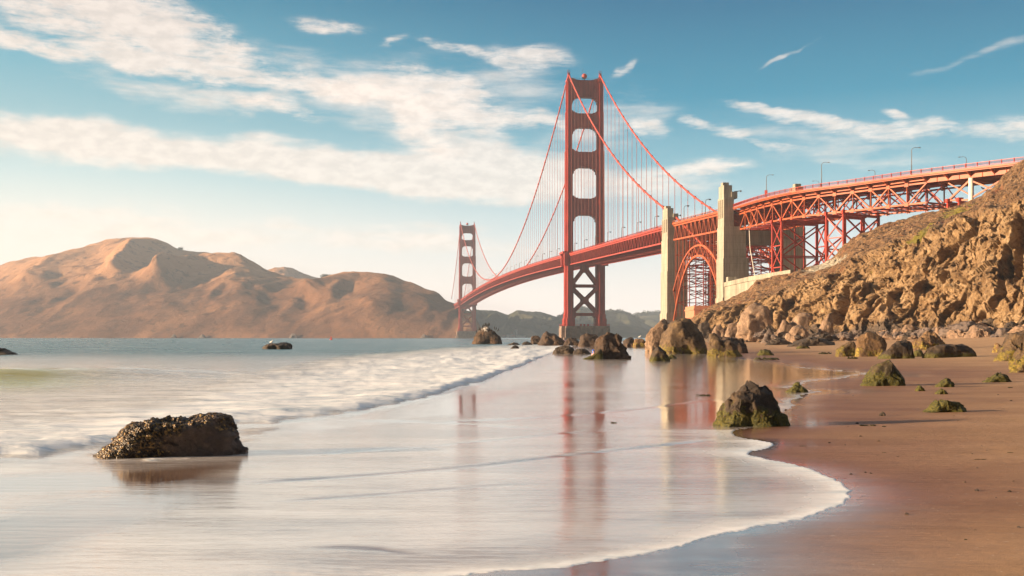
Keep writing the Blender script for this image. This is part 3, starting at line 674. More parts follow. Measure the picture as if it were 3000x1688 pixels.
# dark cleft in the cliff and a cave at the foot
def carve(px0, k0, px1, k1, w, depth):
    ax, ay = px0, k0*250; bx, by = px1, k1*250; ex, ey = bx-ax, by-ay
    t = np.clip(((pf-ax)*ex + (kf*250-ay)*ey)/(ex*ex+ey*ey), 0, 1)
    d = np.sqrt((pf-ax-t*ex)**2 + (kf*250-ay-t*ey)**2); m = np.exp(-(d/w)**4)
    Vc2[:] = Vc2 + (m*depth)[:, None]*np.array([.75, .62, -.15])[None, :]
carve(2965, .42, 2988, .80, 11, 9); carve(2948, .62, 2938, .30, 7, 5); carve(2455, .20, 2490, .60, 13, 8); carve(2592, .25, 2625, .55, 8, 5); carve(2520, .10, 2580, .42, 7, 5); carve(2850, .08, 2868, .14, 10, 6); carve(2740, .2, 2775, .5, 7, 4)
ncol = len(cpx); nrow = len(rows); idc = np.arange(nrow*ncol).reshape(nrow, ncol)
qc = np.stack([idc[:-1, :-1], idc[:-1, 1:], idc[1:, 1:], idc[1:, :-1]], -1).reshape(-1, 4)
PYc = HY - (Vc[:, 2]-2)*FPX/Vc[:, 1]
def cp(cx, cy, rx, ry, a):
    ca, sa = math.cos(R(a)), math.sin(R(a)); dx = pf-cx*S_; dy = PYc-cy*S_
    return np.exp(-(((dx*ca+dy*sa)/(rx*S_))**2 + ((-dx*sa+dy*ca)/(ry*S_))**2)*1.3)
nz = fbm(Vc/6, 4, 201)
green = sstep(cp(2395, 535, 60, 12, -20) + cp(2300, 600, 70, 12, -32) + .7*cp(2200, 670, 60, 8, -15) + .55*cp(2480, 500, 40, 10, -35) + .5*cp(1990, 715, 70, 7, -12) + .9*nz, .62, .95)
pale = sstep(cp(2075, 668, 75, 14, -22)*1.1 + cp(1930, 700, 30, 6, -15)*.4 + .6*nz, .55, .85)
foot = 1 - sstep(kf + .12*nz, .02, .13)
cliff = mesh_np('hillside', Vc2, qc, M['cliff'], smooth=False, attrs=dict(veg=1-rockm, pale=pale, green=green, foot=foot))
tag(cliff, 'tan rock cliff under a brown scrubby hillside right of the beach', 'hillside', kind='structure')

# ------------------------------------------------------------------ far hills
def hill(name, label, skyline, shore, depth_add, mat, noise_amp, seed, spurs=(), ncols=420, nrows=90, back=900):
    s = np.array(skyline, float); pxs = np.linspace(s[0, 0], s[-1, 0], ncols)
    kp = np.interp(pxs, s[:, 0], s[:, 1]); sh = np.array(shore, float); d0 = np.interp(pxs, sh[:, 0], sh[:, 1]); d1 = d0 + np.interp(pxs, [d[0] for d in depth_add], [d[1] for d in depth_add])
    V = []; K = []; LIM = []
    tt = np.concatenate([np.linspace(0, 1, nrows), 1 + np.linspace(.05, 1, 12)])
    for t in tt:
        if t <= 1:
            D = d0 + (d1-d0)*t; pr = .30*(1-(1-t)**5) + .70*(t**.9); rise = (HY-kp)*pr; Zr = 2 + rise/FPX*D - 3*(t == 0)
        else:
            D = d1 + back*(t-1); Zr = (2 + (HY-kp)/FPX*d1)*(1 - .55*(t-1)**1.5)
        V.append(np.stack([(pxs-CX)/FPX*D, D, Zr], 1)); K.append(np.full(ncols, t)); LIM.append(2 + (HY-kp)/FPX*D*(.985 if t < 1 else 1.0))
    V = np.concatenate(V); K = np.concatenate(K); PXh = np.tile(pxs, len(tt))
    env = np.sin(math.pi*np.clip(K, 0, 1))**.8*(K < 1) + .0
    sc_ = np.array([1/260, 1/420, 1/400])
    warp = fbm(V*np.array([1/500, 1/500, 1/500]), 3, seed+9)[:, None]*np.array([160, 0, 0])[None, :]
    nb = billow((V+warp)*sc_, 5, seed, .5) - .32
    dz = noise_amp*env*(-nb*1.0) + noise_amp*(.12*fbm(V/60, 5, seed+3) - .35*(billow((V+warp)*np.array([1/90, 1/200, 1/200]), 4, seed+4)-.28)*env)*np.clip(K*3, 0, 1)*(K <= 1.0)
    for (ax, ak, bx, bk, w, h) in spurs:
        ex, ek = (bx-ax), (bk-ak)*900; t = np.clip(((PXh-ax)*ex + ((K-ak)*900)*ek)/(ex*ex+ek*ek), 0, 1)
        dd_ = np.sqrt((PXh-ax-t*ex)**2 + ((K-ak)*900-t*ek)**2)
        dz = dz + h*np.maximum(0, 1-dd_/w)**1.2*(K <= 1)*np.clip((1-K)*12, 0, 1)
    V[:, 2] += dz
    lim = np.concatenate(LIM); over = np.maximum(0, V[:, 2]-lim)*(K < 1); V[:, 2] -= over
    V[:, 1] -= np.where(K <= 1, env*dz*.8, 0)
    n = len(tt); i_ = np.arange(n*ncols).reshape(n, ncols); f = np.stack([i_[:-1, :-1], i_[:-1, 1:], i_[1:, 1:], i_[1:, :-1]], -1).reshape(-1, 4)
    o = mesh_np(name, V, f, mat); tag(o, label, 'hill', kind='structure'); return o
k_ = S_
sky1 = [(-1800, 700), (-900, 690), (-400, 720), (-60, 686), (0, 668), (30, 658), (60, 650), (110, 643), (150, 635), (200, 622), (240, 612), (270, 603), (295, 599), (370, 597), (395, 601), (415, 608), (440, 622), (455, 629), (475, 633), (520, 634), (560, 637), (590, 635), (605, 640), (640, 660), (665, 676), (700, 690), (740, 700), (790, 701), (815, 697), (838, 691), (860, 686), (890, 684), (935, 685), (970, 688), (985, 693), (1010, 704), (1040, 712), (1060, 720), (1085, 731), (1105, 741), (1120, 753), (1145, 765), (1165, 774), (1185, 788), (1200, 806), (1212, 830), (1222, 848), (1235, 851)]
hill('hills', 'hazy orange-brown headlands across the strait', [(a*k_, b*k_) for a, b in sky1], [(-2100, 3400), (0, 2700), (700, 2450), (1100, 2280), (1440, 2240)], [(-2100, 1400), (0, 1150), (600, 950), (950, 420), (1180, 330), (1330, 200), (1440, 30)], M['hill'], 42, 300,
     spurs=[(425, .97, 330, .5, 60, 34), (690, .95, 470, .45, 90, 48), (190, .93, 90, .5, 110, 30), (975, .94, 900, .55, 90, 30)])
sky2 = [(640, 690), (690, 672), (715, 669), (740, 676), (765, 688), (800, 699), (860, 720)]
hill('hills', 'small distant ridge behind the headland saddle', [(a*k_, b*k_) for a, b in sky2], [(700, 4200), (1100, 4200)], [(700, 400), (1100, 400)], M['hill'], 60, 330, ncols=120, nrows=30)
sky3 = [(1150, 800), (1175, 784), (1198, 778), (1225, 780), (1250, 782), (1277, 791), (1290, 785), (1300, 783), (1320, 783), (1345, 785), (1371, 790), (1400, 797), (1440, 806), (1480, 815), (1560, 830)]
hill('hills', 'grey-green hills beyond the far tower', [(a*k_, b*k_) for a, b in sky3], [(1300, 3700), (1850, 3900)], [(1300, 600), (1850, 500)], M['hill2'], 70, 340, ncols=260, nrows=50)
sky4 = [(1360, 812), (1400, 800), (1420, 788), (1440, 781), (1462, 777), (1480, 779), (1500, 783), (1530, 786), (1560, 785), (1580, 790), (1596, 799), (1612, 808), (1640, 826), (1680, 845)]
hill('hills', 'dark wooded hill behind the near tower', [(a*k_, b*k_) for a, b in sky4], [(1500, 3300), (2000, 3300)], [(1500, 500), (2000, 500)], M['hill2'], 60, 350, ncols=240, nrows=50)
sky5 = [(1540, 805), (1590, 797), (1620, 790), (1650, 788), (1700, 792), (1760, 798), (1850, 800), (2000, 805), (2300, 800), (3400, 800)]
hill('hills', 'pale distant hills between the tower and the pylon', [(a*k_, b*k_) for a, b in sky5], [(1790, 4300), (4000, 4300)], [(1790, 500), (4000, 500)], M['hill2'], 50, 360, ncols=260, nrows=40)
def woods(name, label, pts, seed, r0, r1):
    """ragged far-off tree cover along a ridge: leaf clumps"""
    rnd = random.Random(seed); V = []; F = []
    for (px, py, D) in pts:
        c = ray(px, D, py); rr_ = rnd.uniform(r0, r1)
        for _ in range(150):
            d = Vector((rnd.gauss(0, 1), rnd.gauss(0, 1), rnd.gauss(0, .7))); d = d.normalized()*rr_*rnd.random()**.4
            p = c + Vector((d.x*1.3, d.y*1.3, d.z*.8)); a = Vector((rnd.gauss(0, 1), rnd.gauss(0, 1), rnd.gauss(0, 1))).normalized(); b_ = a.orthogonal().normalized(); s = rr_*.16
            k = len(V); V += [p+a*s, p+b_*s, p-a*s, p-b_*s]; F.append((k, k+1, k+2, k+3))
    o = mesh_np(name, np.array([tuple(v) for v in V]), F, M['leaf'], smooth=False); tag(o, label, 'trees', kind='stuff'); return o
rw = random.Random(5)
s4 = np.array([(a*k_, b*k_) for a, b in sky4])
woods('trees', 'far-off wood along the skyline behind the near tower', [(p, np.interp(p, s4[:, 0], s4[:, 1])+rw.uniform(-2, 6), 3780) for p in np.arange(1640, 1880, 2.6)], 1, 6, 13)
s5 = np.array([(a*k_, b*k_) for a, b in sky5])
woods('trees', 'pale far wood on the hill left of the concrete pylon', [(p, np.interp(p, s5[:, 0], s5[:, 1])+rw.uniform(-3, 4), 4780) for p in np.arange(1868, 2100, 4)], 2, 9, 16)
woods('trees', 'small clump of trees in the saddle of the headland', [(800*k_+rw.uniform(0, 36), 699*k_-rw.uniform(0, 7), 2990) for _ in range(10)], 3, 5, 9)
woods('trees', 'shrub clump on the ridge beside the tallest headland summit', [(452*k_+rw.uniform(-4, 4), 628*k_-rw.uniform(0, 3), 3420) for _ in range(3)], 4, 4, 7)

# ------------------------------------------------------------------ the bridge (local x = across, y = along, towards the far shore)
BR = math.asin(.1184); BO = Vector((62.2, 956, 0))
bridge = empty('suspension_bridge', BO, BR)
tag(bridge, 'red-orange suspension bridge with two tall towers, steel arch and curved approach', 'bridge')
def to_loc(X, Y):
    dx, dy = X-BO.x, Y-BO.y; c, s_ = math.cos(BR), math.sin(BR); return (dx*c + dy*s_, -dx*s_ + dy*c)
def deck_z(s):
    if s >= 0:
        return 73.0 + 2.4*s/1280 + 9.0*(1 - ((s-640)/640)**2) if s <= 1280 else 75.4 - (s-1280)*.02
    return float(np.interp(-s, [0, 343, 441, 460], [73.0, 64.2, 60.8, 60.4]))
def plus(w, l, a=.62, b_=.66):
    w, l = w/2, l/2; wa, lb = w*a, l*b_
    return [(-wa, -l), (wa, -l), (wa, -lb), (w*.84, -lb), (w*.84, -lb*.8), (w, -lb*.8), (w, lb*.8), (w*.84, lb*.8), (w*.84, lb), (wa, lb), (wa, l), (-wa, l), (-wa, lb), (-w*.84, lb), (-w*.84, lb*.8), (-w, lb*.8), (-w, -lb*.8), (-w*.84, -lb*.8), (-w*.84, -lb), (-wa, -lb)]
LEGS = [(11.5, 17.6, 9.4, 17.5), (17.6, 21.5, 8.0, 16), (21.5, 74, 6.9, 14.6), (74, 119.5, 6.4, 13), (119.5, 161.5, 5.8, 11.2), (161.5, 195, 5.0, 9.4), (195, 221, 4.2, 7.6)]
def make_tower():
    tw = empty('tower', (0, 0, 0), 0, bridge)
    for sx in (-1, 1):
        m = MB()
        for (z0, z1, w, l) in LEGS:
            m.prism([(sx*13.7+x, y) for x, y in plus(w, l)], z0, z1)
            m.prism([(sx*13.7+x, y) for x, y in plus(w*.97, l*.97)], z1, z1+.5) if z1 < 221 else None
            for q_ in (-.30, 0, .30):                       # vertical ridges on the side faces
                m.box(sx*13.7-w/2-.22, sx*13.7+w/2+.22, q_*l*.8-.16, q_*l*.8+.16, z0+.2, z1-.3)
            for q_ in (-.22, .22):
                m.box(sx*13.7+q_*w-.14, sx*13.7+q_*w+.14, -l/2-.18, l/2+.18, z0+.2, z1-.3)
        m.taper((sx*13.7, 0, 221), 4.6, 8.0, (sx*13.7, 0, 223), 4.0, 7.0)
        m.taper((sx*13.7, 0, 223), 3.2, 6.0, (sx*13.7, 0, 227.4), 1.6, 3.4)
        m.build('leg', M['red'], tw)
        f = MB(); f.beam((sx*13.7, 0, 227.2), (sx*13.7, 0, 229.0), .9, .9)
        for dx in (-.9, 0, .9): f.beam((sx*13.7+dx, 0, 228.3), (sx*13.7+dx, 0, 231.3), .28)
        f.box(sx*13.7-1.3, sx*13.7+1.3, -.6, .6, 228.3, 228.7)
        f.build('finial', M['red'], tw)
    for (z0, z1, w, l, top) in [(207.5, 222.2, 4.2, 5.6, 1), (181.5, 193.6, 5.0, 6.6, 0), (147.4, 160.6, 5.8, 7.8, 0), (106.6, 120.6, 6.4, 9.0, 0)]:
        m = MB(); xi = 13.7 - w/2 + .05
        dn, up_ = (5.4, 2.4) if not top else (5.4, 0)
        # stepped haunches into the openings
        st = [(xi, -dn), (xi-1.0, -dn), (xi-1.0, -dn*.55), (xi-2.0, -dn*.55), (xi-2.0, -dn*.30), (xi-3.3, -dn*.30), (xi-3.3, -dn*.12), (xi-5.2, -dn*.12), (xi-5.2, 0)]
        pl = [(x, z0+dz) for x, dz in st] + [(-x, z0+dz) for x, dz in reversed(st)]
        su = [(-xi, up_), (-xi+1.0, up_), (-xi+1.0, up_*.6), (-xi+2.2, up_*.6), (-xi+2.2, up_*.28), (-xi+4.4, up_*.28), (-xi+4.4, 0)] if up_ else [(-xi, 1.8), (-xi+1.5, 1.8), (-xi+1.5, 1.0), (-xi+3.4, 1.0), (-xi+3.4, .3), (-xi+6, .3), (-xi+6, 0)]
        pl += [(x, z1+dz) for x, dz in su] + [(-x, z1+dz) for x, dz in reversed(su)]
        m.wall(pl, -l/2, l/2)
        for i in range(-4, 5):
            xx = i*(xi-1.4)/4.5; m.box(xx-.35, xx+.35, -l/2-.3, l/2+.3, z0+.6, z1-.5)
        m.build('portal_strut', M['red'], tw)
    m = MB()                                                # cross bracing under the deck
    for y0 in (-4.6, 4.6):
        for (za, zb, flip) in [(62.5, 47.2, 0), (44.5, 22.6, 1)]:
            if not flip:
                m.beam((0, y0, za-1), (-10.6, y0, zb+.6), 2.5, 2.0, (0, 1, 0)); m.beam((0, y0, za-1), (10.6, y0, zb+.6), 2.5, 2.0, (0, 1, 0))
                m.wall([(-2.9, 66), (2.9, 66), (2.9, 59.6), (1.4, 57.5), (-1.4, 57.5), (-2.9, 59.6)], y0-1.1, y0+1.1)
            else:
                m.beam((-10.6, y0, za-.6), (10.6, y0, zb+.6), 2.5, 2.0, (0, 1, 0)); m.beam((-10.6, y0+.05, zb+.6), (10.6, y0+.05, za-.6), 2.45, 1.95, (0, 1, 0))
                zc_ = (za+zb)/2; m.wall([(-2.8, zc_+1.2), (-1.1, zc_+3), (1.1, zc_+3), (2.8, zc_+1.2), (2.8, zc_-1.2), (1.1, zc_-3), (-1.1, zc_-3), (-2.8, zc_-1.2)], y0-1.12, y0+1.12)
        for sx in (-1, 1):
            m.wall([(sx*10.6, 49.8), (sx*8.0, 47.1), (sx*6.6, 45.9), (sx*8.0, 44.6), (sx*10.6, 42.0)][::sx], y0-1.13, y0+1.13)
            m.wall([(sx*10.6, 26), (sx*8.0, 22.8), (sx*10.6, 20)][::sx], y0-1.13, y0+1.13)
            m.wall([(sx*10.6, 20.3), (sx*7.6, 20.3), (sx*9.6, 17.5), (sx*10.6, 16.5)][::sx], y0-1.14, y0+1.14)
    m.build('cross_brace', M['red'], tw)
    m = MB(); m.box(-10.5, 10.5, -5.6, 5.6, 44.7, 47.1); m.build('cross_strut', M['red'], tw); m = MB(); m.box(-10.5, 10.5, -5.7, 5.7, 20.2, 22.7); m.build('cross_strut', M['red'], tw)
    m = MB()                                                # pier
    pp = [(x*2.05, y*1.0) for x, y in plus(20.6, 24, .86, .70)]
    m.prism(pp, -4, 9.7); m.prism([(x*.985, y*.985) for x, y in pp], 9.7, 11.5)
    m.prism([(x*1.10, y*1.15) for x, y in pp], -4, 1.6)
    for q_ in np.linspace(-18, 18, 9): m.box(q_-.5, q_+.5, -12.35, -11.9, 1.6, 9.7)
    m.build('pier', M['pierstone'], tw)
    m = MB()
    for q_ in np.linspace(-20, 20, 27): m.beam((q_, -10.8, 11.5), (q_, -10.8, 12.9), .14)
    m.beam((-20, -10.8, 12.9), (20, -10.8, 12.9), .14); m.beam((-20, -10.8, 12.2), (20, -10.8, 12.2), .1)
    for q_ in (-20, 20):
        m.beam((q_, -10.8, 12.9), (q_, 10.8, 12.9), .14)
        for r_ in np.linspace(-10.8, 10.8, 12): m.beam((q_, r_, 11.5), (q_, r_, 12.9), .14)
    for q_ in (-4, -1, 2.2): m.box(q_-.7, q_+.7, -6, -4.5, 11.5, 13.2)
    m.build('pier_railing', M['red'], tw)
    m = MB()
    for y0 in (-3, 3):
        for q_ in np.linspace(-10, 10, 9): m.beam((q_, y0, 222.0), (q_, y0, 223.6), .18)
        m.beam((-10, y0, 223.5), (10, y0, 223.5), .16)
    m.build('walkway_railing', M['lampgrey'], tw)
    for sx in (-1, 1):                                      # deck-level housing round the legs
        m = MB(); m.box(sx*17.4-1.6, sx*17.4+1.6, -9.5, -6.6, 62.8, 73.4); m.box(sx*17.4-1.6, sx*17.4+1.6, 6.6, 9.5, 62.8, 73.4)
        m.box(sx*18.2-2.2, sx*18.2+2.2, -9.6, 9.6, 73.42, 75.0)
        m.wall([(sx*17.2, 73.4), (sx*20.3, 73.4), (sx*17.3, 68)][::sx], -6.4, -5.4); m.wall([(sx*17.2, 73.4), (sx*20.3, 73.4), (sx*17.3, 68)][::sx], 5.4, 6.4)
        m.build('deck_housing', M['red'], tw)
    m = MB(); m.beam((0, 0, 222.1), (0, 0, 224), .5); m.ball((0, 0, 226.1), 2.35, 20, 14, (1, 1, 1)); m.build('beacon', M['red'], tw, True)
    m = MB(); m.beam((-1.6, 0, 223), (-1.6, 0, 233), .14); m.build('antenna', M['lampgrey'], tw)
    return tw
tower_near = make_tower()
tower_far = copy_tree(tower_near, bridge); tower_far.location = (0, 1280, 2.4)
for ch in list(tower_far.children):
    if ch.name.startswith('antenna'): bpy.data.objects.remove(ch)
# pier of the far tower keeps its foot under water
def girder(name, s0, s1, tx, mat, depth=7.7, panel=7.62, drop=1.3, west_only=False, side_lat=True):
    """stiffening truss pair + floor between stations s0 and s1"""
    g = empty(name, (0, 0, 0), 0, bridge)
    n = int(round((s1-s0)/panel)); ss = np.linspace(s0, s1, n+1)
    for sx in (-1, 1):
        m = MB(); x = sx*tx
        for i in range(n):
            a, b_ = ss[i], ss[i+1]; za, zb = deck_z(a)-drop, deck_z(b_)-drop
            m.beam((x, a, za), (x, b_, zb), .75, .85); m.beam((x, a, za-depth), (x, b_, zb-depth), .75, .85)
            mid = (a+b_)/2; zm = (za+zb)/2
            m.beam((x, a, za-depth), (x, mid, zm), .40, .36); m.beam((x, mid, zm), (x, b_, zb-depth), .40, .36)
            m.beam((x, mid, zm), (x, mid, zm-depth), .24, .24) if i % 1 == 0 and depth > 7 and west_only else None
        m.build('truss', mat, g)
    m = MB()
    for i in range(n+1):
        a = ss[i]; za = deck_z(a)-drop
        m.box(-tx+.4, tx-.4, a-.22, a+.22, za-1.6, za-.1)
        m.box(-tx+.4, tx-.4, a-.18, a+.18, za-depth-.3, za-depth+.3)
        if i < n and side_lat:
            b_ = ss[i+1]; zb = deck_z(b_)-drop
            m.beam((-tx, a, za-depth), (0, b_, zb-depth), .34); m.beam((tx, a, za-depth), (0, b_, zb-depth), .34)
            if i % 3 == 0: m.beam((-tx, a, za-.6), (-tx*.2, a, za-depth), .26); m.beam((tx, a, za-.6), (tx*.2, a, za-depth), .26)
            for q_ in (-8, -4, 0, 4, 8): m.beam((q_, a, za-.7), (q_, b_, zb-.7), .3, .5)
            if i % 4 == 0: m.box(-1.6, 1.6, a, b_, za-depth+.5, za-depth+.7)
    m.build('floor_beams', mat, g)
    m = MB(); x1 = tx+.9
    for i in range(n):
        a, b_ = ss[i], ss[i+1]; za, zb = deck_z(a), deck_z(b_); e_ = (0.0)
        m.hexa([(-x1, a, za-.55), (x1, a, za-.55), (x1, b_, zb-.55), (-x1, b_, zb-.55), (-x1, a, za), (x1, a, za), (x1, b_, zb), (-x1, b_, zb)])
    m.build('roadway', M['asphalt'], g)
    for sx in (-1, 1):
        m = MB()
        for i in range(n):
            a, b_ = ss[i], ss[i+1]; za, zb = deck_z(a), deck_z(b_); x = sx*(x1+.12)
            m.hexa([(x-.1, a, za-.75), (x+.1, a, za-.75), (x+.1, b_, zb-.75), (x-.1, b_, zb-.75), (x-.1, a, za+.35), (x+.1, a, za+.35), (x+.1, b_, zb+.35), (x-.1, b_, zb+.35)])
            m.beam((x, a, za+1.25), (x, b_, zb+1.25), .16, .14)
            for q_ in (0, .33, .66):
                y_ = a+(b_-a)*q_; z_ = za+(zb-za)*q_; m.beam((x, y_, z_+.3), (x, y_, z_+1.3), .14 if q_ else .3)
            for q_ in np.arange(.08, 1, .083 if a < 20 else .16):
                y_ = a+(b_-a)*q_; z_ = za+(zb-za)*q_; m.beam((x, y_, z_+.3), (x, y_, z_+1.2), .05)
        m.build('railing', mat, g)
    return g
girder('main_span', 8.5, 1271.5, 13.7, M['red'])
girder('side_span', -334, -8.5, 13.7, M['red'])
girder('far_side_span', 1288.5, 1500, 13.7, M['red'])
arch = girder('arch_span', -440.5, -350, 15.4, M['viaduct'], depth=7.6, panel=7.5, west_only=True)
# arch ribs, spandrel columns and sway frames
KA0, KA1 = 349.5, 440.5; KC = (KA0+KA1)/2; HS = (KA1-KA0)/2
def rib_in(k): return 43.0 - 33*abs((k-KC)/HS)**2.3
def rib_out(k): return 48.2 - 21*abs((k-KC)/HS)**2.2
for sx in (-1, 1):
    m = MB(); x = sx*15.4; ks = np.linspace(KA0, KA1, 27)
    for i in range(26):
        a, b_ = ks[i], ks[i+1]
        m.beam((x, -a, rib_in(a)), (x, -b_, rib_in(b_)), 1.0, 1.0); m.beam((x, -a, rib_out(a)), (x, -b_, rib_out(b_)), 1.0, .9)
    kk = np.linspace(KA0, KA1, 19)
    for i in range(18):
        a, b_ = kk[i], kk[i+1]
        if i % 2 == 0: m.beam((x, -a, rib_out(a)), (x, -b_, rib_in(b_)), .42)
        else: m.beam((x, -a, rib_in(a)), (x, -b_, rib_out(b_)), .42)
        m.beam((x, -a, rib_in(a)), (x, -a, rib_out(a)), .3)
    m.build('arch_rib', M['viaduct'], arch)
    for k in np.linspace(KA0+3.5, KA1-3.5, 13):
        m = MB(); zt = deck_z(-k)-1.3-7.6; m.beam((x, -k, rib_out(k)), (x, -k, zt), .36)
        m.beam((x*.98, -k-1.2, 13 if abs(k-KC) > 20 else rib_out(k)), (x*.98, -k-1.2, zt), .22)
        m.build('spandrel_column', M['viaduct'], arch)
m = MB()
for k in np.linspace(KA0+2, KA1-2, 11):
    zt = deck_z(-k)-9; zl = rib_out(k)
    lev = np.linspace(zl, zt, max(2, int((zt-zl)/7)+1))
    for a, b_ in zip(lev[:-1], lev[1:]):
        m.beam((-15, -k, a), (0, -k, b_), .28); m.beam((15, -k, a), (0, -k, b_), .28); m.beam((-15, -k, b_), (15, -k, b_), .3)
ks = np.linspace(KA0, KA1, 14)
for a, b_ in zip(ks[:-1], ks[1:]):
    for f_ in (rib_in, rib_out):
        m.beam((-15, -a, f_(a)), (15, -b_, f_(b_)), .34); m.beam((15, -a, f_(a)), (-15, -b_, f_(b_)), .34); m.beam((-15, -a, f_(a)), (15, -a, f_(a)), .42)
m.build('sway_bracing', M['red'], arch)
m = MB()                                                    # lattice bents standing behind the arch opening
for kx in (358, 370, 384, 396, 408, 420, 432):
    for x in (-9, 0, 9):
        for zz0 in np.arange(4, 46, 7): m.beam((x, -kx, zz0), (-x, -kx, zz0+7), .3)
        m.beam((x, -kx, 2), (x, -kx, 54), .4)
    for zz0 in np.arange(4, 54, 7): m.beam((-9, -kx, zz0), (9, -kx, zz0), .3)
m.build('inner_bracing', M['red'], arch)
# pylons
def pylon(k0, k1, ztop, steps, inner, zdeck):
    pr = empty('pylon', (0, 0, 0), 0, bridge)
    for sx in (-1, 1):
        m = MB()
        for (za, zb, xo, xi, ext) in steps:
            xa, xb = sorted((sx*xo, sx*xi)); m.box(xa, xb, -k1-ext, -k0+ext, za, zb)
        km = (k0+k1)/2; L = k1-k0
        # fluted outer face and stepped crown
        for q_ in (.22, .5, .78): m.box(*sorted((sx*(steps[-2][2]+.35), sx*(steps[-2][2]-.2))), -k0-L*q_-.55, -k0-L*q_+.55, steps[-2][0]+4, steps[-1][0]-1)
        m.box(*sorted((sx*18.6, sx*15.8)), -km-L*.16, -km+L*.16, ztop-.02, ztop+1.5)
        m.box(*sorted((sx*15.4, sx*12.6)), -k1+.8, -k0-.8, ztop-6, ztop-3.0)
        m.build('shaft', M['concrete'], pr)
    m = MB(); m.box(-inner, inner, -k1+1.2, -k0-1.2, zdeck-16.5, zdeck-10.2); m.build('crossbeam', M['concrete'], pr)
    m = MB(); m.box(-inner, inner, -k1+1.6, -k0-1.6, -2, 6.0); m.build('footing_beam', M['concrete'], pr)
    return pr
pylon(336, 349.5, 72.6, [(-6, 15, 19.6, 7.4, .5), (15, 38, 19.2, 7.8, .25), (38, 55.5, 18.9, 8.6, 0), (55.5, 67.5, 18.7, 14.6, -.4), (67.5, 72.6, 18.5, 15.2, -1.6)], 7.6, 64)
pylon(440.5, 450.5, 71.4, [(-6, 20, 20.0, 7.2, .5), (20, 38, 19.6, 7.6, .25), (38, 52.5, 19.3, 8.8, 0), (52.5, 65.8, 19.1, 14.4, -.4), (65.8, 71.4, 18.9, 15.0, -1.2)], 7.6, 61)
for kk_ in (342.8, 445.5):
    m = MB()
    for z_ in (70.5,): m.beam((-14.0, -kk_-3.5, z_-2), (-11.0, -kk_-3.5, z_-1.6), .3); m.ball((-10.8, -kk_-3.5, z_-1.7), .45, 8, 6)
    m.build('pylon_lamp', M['lampgrey'], bridge)
# main cables
def cable_z(s):
    if s > 1280: u = (s-1280)/343; return 227.8 + (68-227.8)*u - 4*15*u*(1-u)
    if s >= 0: return 85.6 + (227.4-85.6 + 2.4*s/1280)*((s-640)/640)**2
    u = -s/343; return 227.4 + (69.5-227.4)*u - 4*15*u*(1-u)
for sx in (-1, 1):
    m = MB(); ss = np.concatenate([np.linspace(-343, 0, 60), np.linspace(0, 1280, 180)[1:], np.linspace(1280, 1560, 40)[1:]])
    m.tube([(sx*13.7, s_, cable_z(s_)) for s_ in ss], .55, 10)
    m.tube([(sx*13.7, -343, cable_z(-343)), (sx*13.7, -436, 34)], .6, 8)
    for s_ in np.arange(-320, 1275, 15.24):
        z_ = cable_z(s_); z2_ = cable_z(s_+.5); dz = (z2_-z_)/.5
        m.tube([(sx*13.7, s_-.55, z_-.55*dz), (sx*13.7, s_+.55, z_+.55*dz)], .92, 8)
    m.build('main_cable', M['cable'], bridge, True)
# suspender ropes: the nearest hundred each on their own, the rest together
susp = []
for sx in (-1, 1):
    for j in range(1, 22): susp.append((sx, -15.24*j))
    for j in range(1, 84): susp.append((sx, 15.24*j))
    for j in range(1, 13): susp.append((sx, 1280+15.24*j))
susp.sort(key=lambda a: a[1]); cnt = 0; rest = MB()
for sx, s_ in susp:
    zt = cable_z(s_); zb = deck_z(s_)-.8
    if zt-zb < 1.2: continue
    m = MB() if cnt < 100 else rest
    w = .13
    for dy in (-.30, .30): m.beam((sx*13.7, s_+dy, zb), (sx*13.7, s_+dy, zt), w, w, (0, 1, 0))
    if cnt < 100: m.build('suspender', M['rope'], bridge)
    cnt += 1
o = rest.build('suspender', M['rope'], bridge); tag(o, kind='stuff')

# curved approach viaduct (west edge traced by its railing top)
VP = [(100.8, 508), (102.6, 489), (105.2, 470), (110.6, 448), (118.6, 431), (128, 416), (139.6, 395), (152, 377), (165.6, 359), (181, 341), (198, 323), (216, 306)]
vp = [Vector((*to_loc(X, Y), 0)) for X, Y in VP]
def resample(P, step):
    # Catmull-Rom through the points, then equal steps
    out = []
    Q = [P[0]*2-P[1]] + P + [P[-1]*2-P[-2]]
    for i in range(1, len(Q)-2):
        for t in np.linspace(0, 1, 30, endpoint=False):
            a, b_, c, d = Q[i-1], Q[i], Q[i+1], Q[i+2]
            out.append(.5*((2*b_) + (c-a)*t + (2*a-5*b_+4*c-d)*t*t + (3*b_-a-3*c+d)*t**3))
    out.append(P[-1]); L = [0]
    for a, b_ in zip(out[:-1], out[1:]): L.append(L[-1] + (b_-a).length)
    n = int(L[-1]/step); S = np.linspace(0, L[-1], n+1)
    return [Vector((np.interp(s_, L, [p.x for p in out]), np.interp(s_, L, [p.y for p in out]), 0)) for s_ in S], S
via = empty('approach_viaduct', (0, 0, 0), 0, bridge)
vs, VS = resample(vp, 4.2)
nv = len(vs)
tang = [(vs[min(i+1, nv-1)] - vs[max(i-1, 0)]).normalized() for i in range(nv)]
nrm = [Vector((-t.y, t.x, 0)) for t in tang]               # towards the east side
def vz(i): return float(np.interp(VS[i], [0, 40, 160, 230], [61.2, 60.5, 58.9, 58.2]))
def vpt(i, off, z): p = vs[i] + nrm[i]*off; return Vector((p.x, p.y, z))
OH, TW = 3.3, 20.0
END = min(nv-1, int(128/4.2)); 
m = MB()
